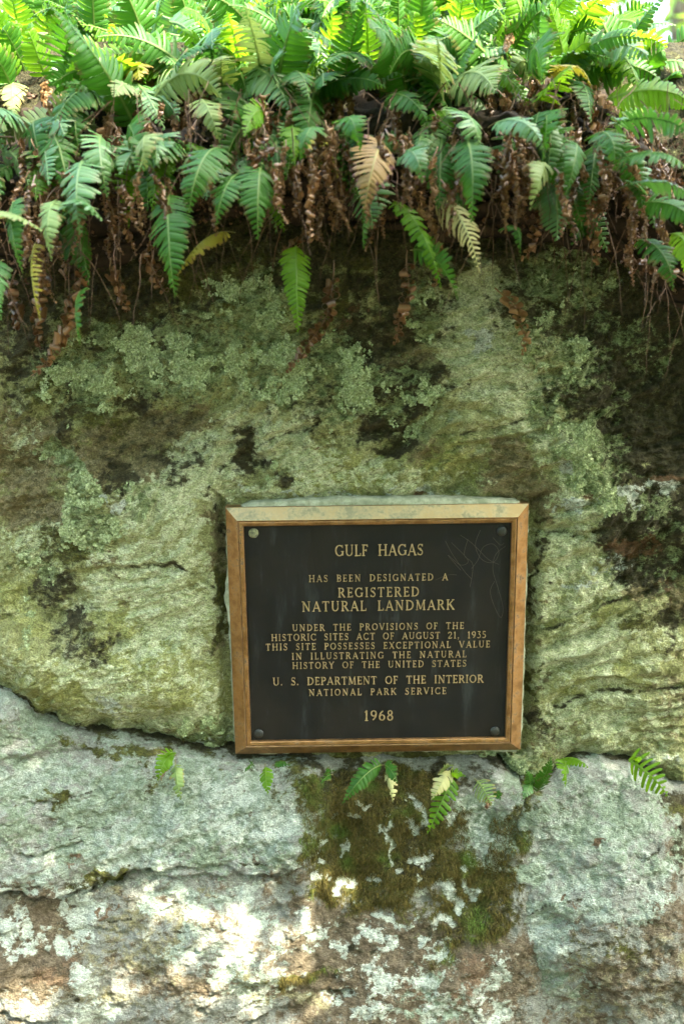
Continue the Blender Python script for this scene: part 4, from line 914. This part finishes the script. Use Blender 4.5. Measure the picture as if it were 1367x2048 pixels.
# fronds one can pick out in the photograph: base, tip, width in photo pixels, material
EXPL = [
    ((300, 80), (412, 105), 85, 'blue', dict(rise=.05, stalk=.05, nrm=(0, -.5, .85))), ((330, 85), (318, 165), 85, 'blue', dict()), ((345, 140), (345, 185), 60, 'green', {}),
    ((330, 130), (140, 172), 75, 'pale', dict(rise=.05, nrm=(-.1, -.6, .8))), ((255, 165), (330, 258), 90, 'blue', {}), ((180, 120), (105, 190), 60, 'blue', {}), ((160, 165), (150, 240), 70, 'green', {}),
    ((470, 150), (516, 338), 108, 'green', {}), ((505, 140), (415, 195), 60, 'blue', {}), ((560, 70), (420, 110), 95, 'blue', dict(rise=.04, nrm=(0, -.5, .85))),
    ((172, 315), (160, 470), 82, 'blue', {}), ((118, 400), (103, 522), 50, 'pale', {}), ((150, 430), (205, 440), 70, 'blue', dict(stalk=.02)), ((338, 385), (350, 595), 84, 'green', dict(stalk=.05)),
    ((440, 295), (378, 425), 84, 'green', dict(stalk=.04)), ((490, 350), (432, 450), 74, 'green', {}), ((525, 325), (516, 478), 78, 'green', dict(stalk=.04)), ((592, 490), (596, 665), 60, 'lime', dict(stalk=.03, nrm=(0, -.95, .3))),
    ((632, 185), (612, 310), 76, 'green', {}), ((768, 285), (728, 418), 90, 'mauve', dict(nrm=(0, -.95, .3), stalk=.03)), ((795, 315), (845, 365), 60, 'blue', {}), ((715, 300), (690, 290), 50, 'green', {}),
    ((930, 275), (942, 445), 78, 'green', dict(stalk=.03)), ((868, 388), (958, 545), 62, 'cream', dict(curl=1.1, gap=.55, cup=.6, stalk=.02)), ((722, 425), (726, 497), 34, 'green', {}), ((785, 400), (882, 575), 46, 'lime', dict(stalk=.03)), ((820, 500), (915, 600), 60, 'green', dict(stalk=.05)),
    ((975, 255), (1090, 305), 60, 'blue', dict(nrm=(0, -.4, .9))), ((1180, 275), (1228, 340), 62, 'green', {}), ((1000, 465), (1040, 505), 36, 'green', {}), ((905, 230), (960, 310), 74, 'blue', {}),
    ((8, 520), (4, 640), 52, 'blue', {}), ((70, 245), (92, 345), 80, 'green', {}), ((35, 165), (40, 260), 50, 'pale', {}), ((-40, 450), (85, 462), 46, 'pale', dict(nrm=(0, -.3, .95))), ((30, 400), (45, 545), 50, 'green', {}), ((75, 480), (80, 640), 34, 'yellow', dict(curl=.8, gap=.6)),
    ((470, 465), (352, 560), 26, 'yellow', dict(nrm=(0.6, -.4, .8), curl=.9)), ((168, 580), (160, 690), 36, 'green', {}), ((205, 270), (215, 395), 66, 'blue', {}), ((165, 225), (160, 310), 62, 'green', {}), ((255, 260), (290, 330), 74, 'green', {}), ((395, 205), (440, 285), 60, 'pale', {}), ((300, 285), (292, 340), 60, 'pale', {}),
    ((5, 230), (8, 310), 60, 'blue', {}), ((640, 270), (600, 320), 50, 'green', {}), ((680, 250), (720, 300), 60, 'green', {}), ((760, 200), (860, 260), 60, 'green', dict(nrm=(0, -.4, .9))),
    ((1090, 330), (1060, 420), 50, 'pale', {}), ((1150, 290), (1130, 390), 50, 'green', {}), ((1085, 230), (1080, 330), 74, 'green', {}), ((940, 145), (1060, 225), 44, 'lime', dict(nrm=(0, -.3, .95))),
    ((1230, 380), (1390, 415), 58, 'blue', dict(nrm=(0, -.6, .8))), ((1215, 330), (1380, 350), 70, 'green', dict(nrm=(0, -.6, .8))), ((1255, 415), (1400, 470), 56, 'green', {}), ((1260, 480), (1345, 580), 60, 'green', {}), ((1330, 470), (1375, 560), 56, 'lime', {}), ((1200, 260), (1390, 285), 70, 'blue', dict(nrm=(0, -.5, .85))), ((1180, 215), (1390, 215), 80, 'lime', dict(nrm=(0, -.5, .85))),
    ((1100, 170), (1185, 95), 70, 'lime', dict(nrm=(0, -.8, .6))), ((1160, 130), (1330, 95), 74, 'lime', dict(nrm=(0, -.6, .8))), ((1240, 160), (1400, 150), 60, 'green', dict(nrm=(0, -.6, .8))), ((1060, 165), (1020, 150), 60, 'pale', {}), ((1080, 165), (1180, 170), 50, 'yellow', dict(nrm=(0, -.5, .85))),
    ((660, 140), (665, 20), 66, 'lime', {}), ((735, 150), (728, 5), 64, 'lime', {}), ((780, 140), (770, 30), 52, 'lime', {}), ((810, 150), (830, 25), 66, 'lime', {}), ((850, 130), (870, 30), 60, 'green', {}), ((905, 130), (925, -10), 70, 'lime', {}),
    ((50, 110), (30, -10), 70, 'lime', {}), ((20, 120), (-5, 30), 60, 'lime', {}), ((100, 110), (110, 10), 60, 'lime', {}), ((135, 100), (160, 10), 60, 'green', {}), ((40, 175), (-20, 110), 60, 'lime', {}), ((190, 60), (290, 20), 80, 'blue', dict(nrm=(0, -.5, .85))),
    ((960, 100), (960, -10), 80, 'green', {}), ((1010, 130), (1100, 20), 80, 'green', {}), ((1060, 110), (1150, -10), 80, 'lime', {}),
    ((940, 90), (980, 75), 30, 'yellow', {}), ((520, 100), (590, 60), 60, 'blue', {}), ((600, 120), (560, 20), 60, 'green', {}), ((60, 165), (5, 60), 66, 'green', {}), ((95, 170), (60, 65), 62, 'lime', {}), ((30, 190), (-15, 110), 62, 'green', {}), ((20, 150), (45, 50), 60, 'lime', {}), ((80, 130), (10, 105), 56, 'green', {}), ((1300, 165), (1262, 80), 60, 'green', {}), ((1320, 185), (1395, 120), 62, 'lime', {}), ((1265, 175), (1330, 112), 56, 'green', {}), ((1240, 190), (1215, 100), 60, 'green', {}), ((480, 60), (440, -10), 70, 'green', {}), ((380, 50), (350, -20), 70, 'green', {}),
]
for b, tip, wpx, mat, kw in EXPL: arc_frond(b, tip, wpx, mat, **kw)

# the rest of the mat: fronds rooted all over the bank
def grow(p, d0, L, g, n=26, wob=0.0):
    P = [np.array(p, float)]; d = np.array(d0, float); d /= np.linalg.norm(d)
    for i in range(n - 1):
        P.append(P[-1] + d * L / (n - 1)); d = d + np.array([0, 0, -g * L / (n - 1)]) ; d /= np.linalg.norm(d)
    return np.array(P)
R = np.random.default_rng(21)
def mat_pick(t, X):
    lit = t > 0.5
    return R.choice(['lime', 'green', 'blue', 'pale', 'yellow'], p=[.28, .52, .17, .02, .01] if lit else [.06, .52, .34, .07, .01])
cnt = 0
while cnt < 550:
    x = R.uniform(-0.82, 0.80) if cnt < 480 else R.choice([-1, 1]) * R.uniform(.72, 1.35); t = R.choice([R.uniform(.20, .42), R.uniform(.36, .58), R.uniform(.58, .84)], p=[.13, .50, .37])
    y, z = bank_point(np.array([x]), np.array([t])); p = np.array([x, y[0], z[0]])
    X, Y = px(*p)
    if cnt < 480 and (X < -120 or X > 1480 or Y < -90): continue
    if cnt >= 480 and (Y < -200 or -60 < X < 1430): continue
    if X > 1190 and Y < 170 + (X - 1190) * .3 and R.random() < .85: continue
    if Y > 330 and R.random() < .6: continue
    if Y > 110 and t < .60 and perlin(np.array([X / 110]), np.array([Y / 140]), 31)[0] > .02: continue
    hang = t < .42
    if hang: d0 = (R.normal(0, .8), -1.0, R.uniform(-.2, .5)); L = R.uniform(.10, .19); g = R.uniform(8, 18)
    else: d0 = (R.normal(0.05, .6), -R.uniform(.1, 1.1), R.uniform(.5, 1.2)); L = R.uniform(.13, .24); g = R.uniform(3, 14)
    C = grow(p, d0, L, g); mid = C[13] - C[0]
    nr = np.array([0, -.75, .65]) if not hang else np.array([0, -.9, .4]); nr = nr + R.normal(0, .22, 3)
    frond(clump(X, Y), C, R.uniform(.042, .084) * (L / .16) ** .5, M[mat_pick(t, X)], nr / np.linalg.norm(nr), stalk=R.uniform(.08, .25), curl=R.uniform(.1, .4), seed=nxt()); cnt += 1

# withered fronds: long ones seen in the photograph, then the curtain behind the green ones
def rope(b, tip, mat, yb_=None, yt=-0.06, size=.0135, bulge=.02, sway=0.0):
    if yb_ is None:
        yb_ = bank_y(b[0], min(b[1], 420)) - .04
        if b[1] < 260: yt = min(yt, yb_) - .03
    p0, p3 = at(*b, yb_), at(*tip, yt)
    p1 = p0 + (p3 - p0) * .3 + np.array([sway, -bulge, .01]); p2 = p0 + (p3 - p0) * .72 + np.array([sway, -bulge * .7, 0])
    return withered(clump(b[0], b[1]), bez(p0, p1, p2, p3, 24), M[mat], size, seed=nxt())
for b, tip, mat, sway in [((150, 440), (62, 752), 'dead', .055), ((90, 520), (78, 700), 'dead', 0), ((668, 520), (568, 745), 'dead', .035), ((815, 500), (785, 690), 'dead', .01), ((990, 575), (1045, 710), 'tan', .02), ((1130, 400), (1188, 530), 'tan', .02), ((300, 470), (335, 585), 'dead', -.015), ((850, 420), (868, 575), 'tan', .01), ((1075, 400), (1045, 520), 'dead', .01), ((640, 470), (560, 500), 'dead', 0),
        ((1120, 165), (1232, 225), 'tan', .01), ((1010, 40), (1015, 100), 'tan', 0), ((215, 230), (215, 380), 'tan', .015), ((110, 230), (95, 340), 'tan', 0), ((240, 230), (180, 320), 'tan', 0), ((1140, 270), (1145, 330), 'tan', .01), ((1160, 200), (1190, 300), 'dead', .01), ((130, 560), (160, 480), 'dead', 0), ((30, 540), (35, 660), 'dead', 0), ((220, 520), (255, 625), 'dead', 0), ((690, 250), (680, 465), 'dead', 0), ((655, 300), (668, 460), 'tan', 0), ((1370, 560), (1240, 520), 'dead', 0)]:
    rope(b, tip, mat, sway=sway, size=.0235 if tip[1] > 500 else .017, yt=-.07 if tip[1] < 560 else -.035)
cnt = 0
while cnt < 260:
    X = R.uniform(-60, 1420); Yl = np.interp(X, lipX, lipY); Y0 = R.uniform(110, Yl - 130); L = R.uniform(90, 190)
    if X > 1150 and Y0 < 200: continue
    if perlin(np.array([X / 55]), np.array([.3]), 45)[0] < -.25: continue
    Y1 = min(Y0 + L, Yl + R.uniform(-130, 90) + 60 * perlin(np.array([X / 70]), np.array([.5]), 44)[0]); dx = R.normal(8, 26)
    dep = bank_y(X, Y0) - R.uniform(.02, .13)
    rope((X, Y0), (X + dx, Y1), R.choice(['dead', 'tan'], p=[.72, .28]), yb_=dep, yt=min(dep, -.04) - R.uniform(-.01, .04), size=R.uniform(.0095, .0145), sway=R.normal(0, .012)); cnt += 1

# fine roots and twigs hanging in the mat (uncountable)
V, F = [], []
for i in range(300):
    X = R.uniform(-80, 1440); Yl = np.interp(X, lipX, lipY); Y0 = R.uniform(150, Yl - 20); dep = R.uniform(-.16, -.07)
    p0 = at(X, Y0, dep); L = R.uniform(.05, .17)
    C = grow(p0, (R.normal(0, .5), R.normal(-.2, .3), -1 + R.normal(0, .5)), L, R.uniform(0, 10), 9); C = C + np.cumsum(R.normal(0, .0015, C.shape), 0)
    v, f = tube(C, R.uniform(.0005, .0013), .0003, 3); b = len(V); V.extend(v); F.extend([tuple(q + b for q in k) for k in f])
o = mesh_obj('roots', V, F, M['root']); tag(o, 'tangle of fine brown roots hanging under the ferns', 'roots', kind='stuff')
# crumbled leaf litter on the bank
V, F = [], []
for i in range(2600):
    x = R.uniform(-.85, .85); t = R.uniform(.06, .7); y, z = bank_point(np.array([x]), np.array([t])); c = np.array([x, y[0] - R.uniform(.015, .05), z[0] + R.uniform(0, .015)])
    s = R.uniform(.0025, .006); q = R.normal(0, 1, (3, 3)); q = np.linalg.qr(q)[0]; b = len(V)
    V.extend([c + (q[0] * a_ + q[1] * e_) * s + q[2] * s * .8 * (e_ * e_ + a_ * a_ * .4) for a_ in (-.5, .5) for e_ in (-1, -.3, .4, 1)]); F.extend([(b + k, b + k + 1, b + k + 5, b + k + 4) for k in range(3)])
o = mesh_obj('leaf_litter', V, F, M['litter'], smooth=True); tag(o, 'brown crumbled leaf litter under the ferns', 'litter', kind='stuff')

# ------------------------------------------------------------------ small ferns in the crack under the plaque
def small(X, Y, label, specs, y=-0.06):
    root = empty('small_fern', tuple(at(X, Y, y)), label, 'fern', 'small ferns under the plaque')
    for b, tip, wpx, mat, kw in specs:
        if kw.pop('dry', False): 
            p0, p3 = at(*b, y - .01), at(*tip, y - .035); withered(root, bez(p0, p0 + (p3 - p0) * .3 + np.array([0, -.01, .0]), p0 + (p3 - p0) * .7 + np.array([0, -.012, 0]), p3, 20), M[mat], .011, seed=nxt())
        else: arc_frond(b, tip, wpx, mat, yb_=y, yt=y - kw.pop('out', .05), bulge=.02, rise=kw.pop('rise', .015), root=root, **kw)
small(345, 1510, 'small fern with one green and one yellowing frond left of the plaque', [((352, 1512), (316, 1562), 40, 'lime', dict(stalk=.05, rise=.03)), ((350, 1520), (362, 1600), 34, 'pale', {}), ((345, 1512), (328, 1510), 26, 'lime', {}), ((335, 1540), (322, 1562), 12, 'dead', {})])
small(535, 1530, 'small fern with one short frond under the left plaque corner', [((530, 1528), (535, 1590), 34, 'lime', {}), ((545, 1532), (580, 1530), 20, 'green', {}), ((505, 1530), (490, 1545), 20, 'green', {})])
small(650, 1550, 'tiny fern sprig right of the short frond under the plaque', [((665, 1550), (640, 1568), 22, 'green', {}), ((650, 1550), (670, 1542), 14, 'green', {})])
small(765, 1530, 'fern with a long frond arching left under the middle of the plaque', [((768, 1530), (684, 1608), 44, 'green', dict(rise=.03, stalk=.05)), ((765, 1530), (795, 1568), 32, 'green', dict(rise=.02)), ((770, 1535), (785, 1605), 26, 'cream', dict(curl=.9))])
small(890, 1545, 'fern with a vivid narrow frond hanging beside a faded one', [((905, 1555), (854, 1668), 56, 'lime', dict(gap=.7, stalk=.03, pairs=10)), ((905, 1535), (862, 1600), 40, 'cream', dict(curl=.5)), ((895, 1550), (930, 1552), 22, 'lime', {}), ((880, 1550), (905, 1530), 24, 'pale', {})])
small(960, 1560, 'pale yellow small fern with a reddish dry tip under the plaque', [((948, 1558), (982, 1612), 56, 'pale', dict(gap=.6, pairs=9)), ((985, 1585), (1000, 1600), 24, 'green', {}), ((975, 1590), (970, 1620), 14, 'dead', dict(dry=True))])
small(1065, 1570, 'dull green leafy fern tuft below the right plaque corner', [((1060, 1590), (1050, 1540), 34, 'green', {}), ((1070, 1590), (1095, 1550), 34, 'green', {}), ((1075, 1585), (1100, 1515), 34, 'green', {}), ((1062, 1560), (1045, 1600), 30, 'blue', {})])
small(1130, 1515, 'short broad green fern frond right of the plaque', [((1125, 1515), (1130, 1572), 44, 'lime', dict(stalk=.02)), ((1125, 1517), (1176, 1535), 30, 'lime', dict(stalk=.02))])
small(1270, 1525, 'fern with a frond pointing right in the crack near the right edge', [((1255, 1520), (1335, 1592), 72, 'lime', dict(gap=.6, pairs=9, stalk=.02)), ((1262, 1522), (1280, 1516), 26, 'lime', {})])

# ------------------------------------------------------------------ trees
GAPS = [(306, 1764, 18, 14), (335, 1790, 30, 24), (362, 1822, 30, 26), (395, 1852, 36, 30), (405, 1895, 24, 22), (445, 1905, 42, 30), (492, 1925, 42, 32), (515, 1952, 38, 32), (462, 1968, 38, 22), (585, 1860, 22, 24), (600, 1895, 26, 30), (480, 1826, 12, 22), (494, 1860, 12, 22), (280, 1965, 44, 26), (30, 2020, 70, 30), (90, 1965, 40, 16), (660, 1985, 26, 18), (540, 2045, 70, 18), (705, 1735, 64, 38), (738, 1758, 22, 12), (140, 1722, 34, 14), (400, 2000, 40, 14), (70, 900, 34, 14), (85, 945, 14, 18), (150, 985, 10, 20)]
TOPG = [(1190, 185, 70, 30), (30, 210, 40, 30), (680, 90, 110, 90), (830, 80, 70, 70), (50, 60, 110, 80), (930, 40, 70, 60), (1150, 110, 120, 70), (1300, 240, 100, 60), (330, 120, 60, 50), (280, 210, 50, 40), (165, 400, 30, 40), (430, 310, 20, 30), (500, 20, 120, 30)]
def leaf_quads(c, size, r, V, F, nz=None):
    q = np.linalg.qr(r.normal(0, 1, (3, 3)))[0]
    n_ = q[2] if nz is None else (nz + r.normal(0, .5, 3)); n_ = n_ / np.linalg.norm(n_)
    a = np.cross(n_, q[0]); a /= np.linalg.norm(a); b = np.cross(n_, a); k = len(V)
    V.extend([c - a * size, c - a * size * .3 + b * size * .45, c + a * size * .5 + b * size * .38, c + a * size * 1.1, c + a * size * .5 - b * size * .38, c - a * size * .3 - b * size * .45])
    F.append((k, k + 1, k + 2, k + 3, k + 4, k + 5))
M['leaf'] = leaf_material('tree_leaf', (0.060, 0.125, 0.028), (0.10, 0.17, 0.035), (0.24, 0.42, 0.05), 0.45, 0.45)
M['bark'] = plain_material('tree_bark', (0.10, 0.075, 0.055), (0.19, 0.155, 0.12), 18, 0.95, bump=1.0)
def trunk(pts, r0, r1, sides=10):
    C, _ = resample(bez(*[np.array(p, float) for p in pts], 24), 24); return tube(C, r0, r1, sides)
def shade_tree():  # out of view; leaves set along sun rays, gaps placed for sun patches
    r = np.random.default_rng(77)
    root = empty('tree', (2.3, 0.9, -1.12), 'leafy tree at the right whose low boughs shade the rock', 'tree'); org = np.array((2.3, 0.9, -1.12))
    v, f = trunk([(2.3, .9, -1.2), (2.25, .8, .6), (2.1, .5, 2.0), (1.9, .1, 4.6)], .14, .05); mesh_obj('trunk', v, f, M['bark'], root, smooth=True, origin=org)
    for e_ in [((2.25, .8, .9), (1.2, -1.0, 1.5)), ((2.2, .7, 1.5), (.9, -.9, 2.3)), ((2.15, .5, 2.2), (1.0, -.6, 3.1)), ((2.0, .3, 3.0), (.9, -1.2, 3.4)), ((2.2, .6, 1.8), (1.9, -1.1, 2.4))]:
        a, b = np.array(e_[0]), np.array(e_[1]); v, f = trunk([a, a + (b - a) * .3 + [0, 0, .2], a + (b - a) * .7 + [0, 0, .15], b], .035, .008, 6); mesh_obj('branch', v, f, M['bark'], root, smooth=True, origin=org)
    V, F = [], []; n = 0; tries = 0
    gx = np.array([g[0] for g in GAPS + TOPG], float); gy = np.array([g[1] for g in GAPS + TOPG], float); ga = np.array([g[2] for g in GAPS + TOPG], float); gb = np.array([g[3] for g in GAPS + TOPG], float)
    while n < 8200 and tries < 90000:
        tries += 1
        X, Y = r.uniform(-420, 1800), r.uniform(-250, 2250)
        y0 = -.02 if Y < 1500 else -.05 - .14 * (Y - 1500) / 550
        if Y < 450: y0 = -.12
        size = r.uniform(.030, .052); m = size / PXM * .55
        if (((X - gx) / (ga + m)) ** 2 + ((Y - gy) / (gb + m)) ** 2 < 1).any():
            if r.random() > .14: continue
            size *= .45
        if Y < 460 and r.random() < (.22 if Y < 220 else .30): continue
        c = at(X, Y, y0) + SUN_DIR * r.uniform(1.5, 2.8)
        if c[1] > CAM[1] - .3 and c[2] < 2.6:
            qx, qy = px(*c)
            if (c - CAM) @ cf < .25 or (-250 < qx < 1650 and -350 < qy < 2400): continue
        leaf_quads(c, size, r, V, F, SUN_DIR); n += 1
    mesh_obj('crown', V, F, M['leaf'], root, origin=org)
shade_tree()
def back_tree(x, y, h, label, seed, n=2600, rad=1.3):
    r = np.random.default_rng(seed); org = np.array((x, y, -.9)); root = empty('tree', tuple(org), label, 'tree', 'trees behind the boulder')
    v, f = trunk([(x, y, -1.2), (x + .05, y, h * .3), (x - .1, y, h * .6), (x, y, h)], .16, .04); mesh_obj('trunk', v, f, M['bark'], root, smooth=True, origin=org)
    cl = [np.array([x + r.normal(0, rad * .55), y + r.normal(0, rad * .5), r.uniform(.2, h)]) for _ in range(34)]
    V, F = [], []
    for _ in range(n): leaf_quads(cl[r.integers(34)] + r.normal(0, .26, 3), r.uniform(.05, .09), r, V, F)
    mesh_obj('crown', V, F, M['leaf'], root, origin=org)
back_tree(2.0, 4.6, 4.5, 'nearest blurred tree behind the ferns at top right', 1, 2200)
back_tree(3.4, 7.0, 6.0, 'farther sunlit tree behind the top right ferns', 2)
back_tree(0.4, 7.5, 6.5, 'tree hidden mostly by the fern crest in the middle', 3)
back_tree(-2.4, 6.0, 6.0, 'tree mostly hidden behind the fern crest on the left', 4)

def sky_block_tree(x, y, h, label, seed, n=2300, rad=1.8):  # stands behind the camera, added to keep low skylight off the rock
    r = np.random.default_rng(seed); org = np.array((x, y, -1.1)); root = empty('tree', tuple(org), label, 'tree', 'trees facing the plaque')
    v, f = trunk([(x, y, -1.2), (x + .1, y, h * .3), (x - .1, y, h * .6), (x, y, h)], .22, .05); mesh_obj('trunk', v, f, M['bark'], root, smooth=True, origin=org)
    cl = [np.array([x + r.normal(0, rad * .6), y + r.normal(0, rad * .35), r.uniform(-.7, h)]) for _ in range(40)]
    V, F = [], []
    for _ in range(n): leaf_quads(cl[r.integers(40)] + r.normal(0, .35, 3), r.uniform(.14, .26), r, V, F)
    mesh_obj('crown', V, F, M['leaf'], root, origin=org)
for i, (x, y, h) in enumerate([(-5.5, -3.2, 6.0), (-3.4, -5.8, 7.5), (-0.8, -6.6, 7.8), (2.0, -6.2, 7.5), (4.6, -4.4, 6.0)]):
    sky_block_tree(x, y, h, ['bushy tree at the far left of the clearing', 'bushy tree left of the clearing path', 'bushy tree straight across from the plaque', 'bushy tree right of the one facing the plaque', 'bushy tree at the far right of the clearing'][i], 900 + i)
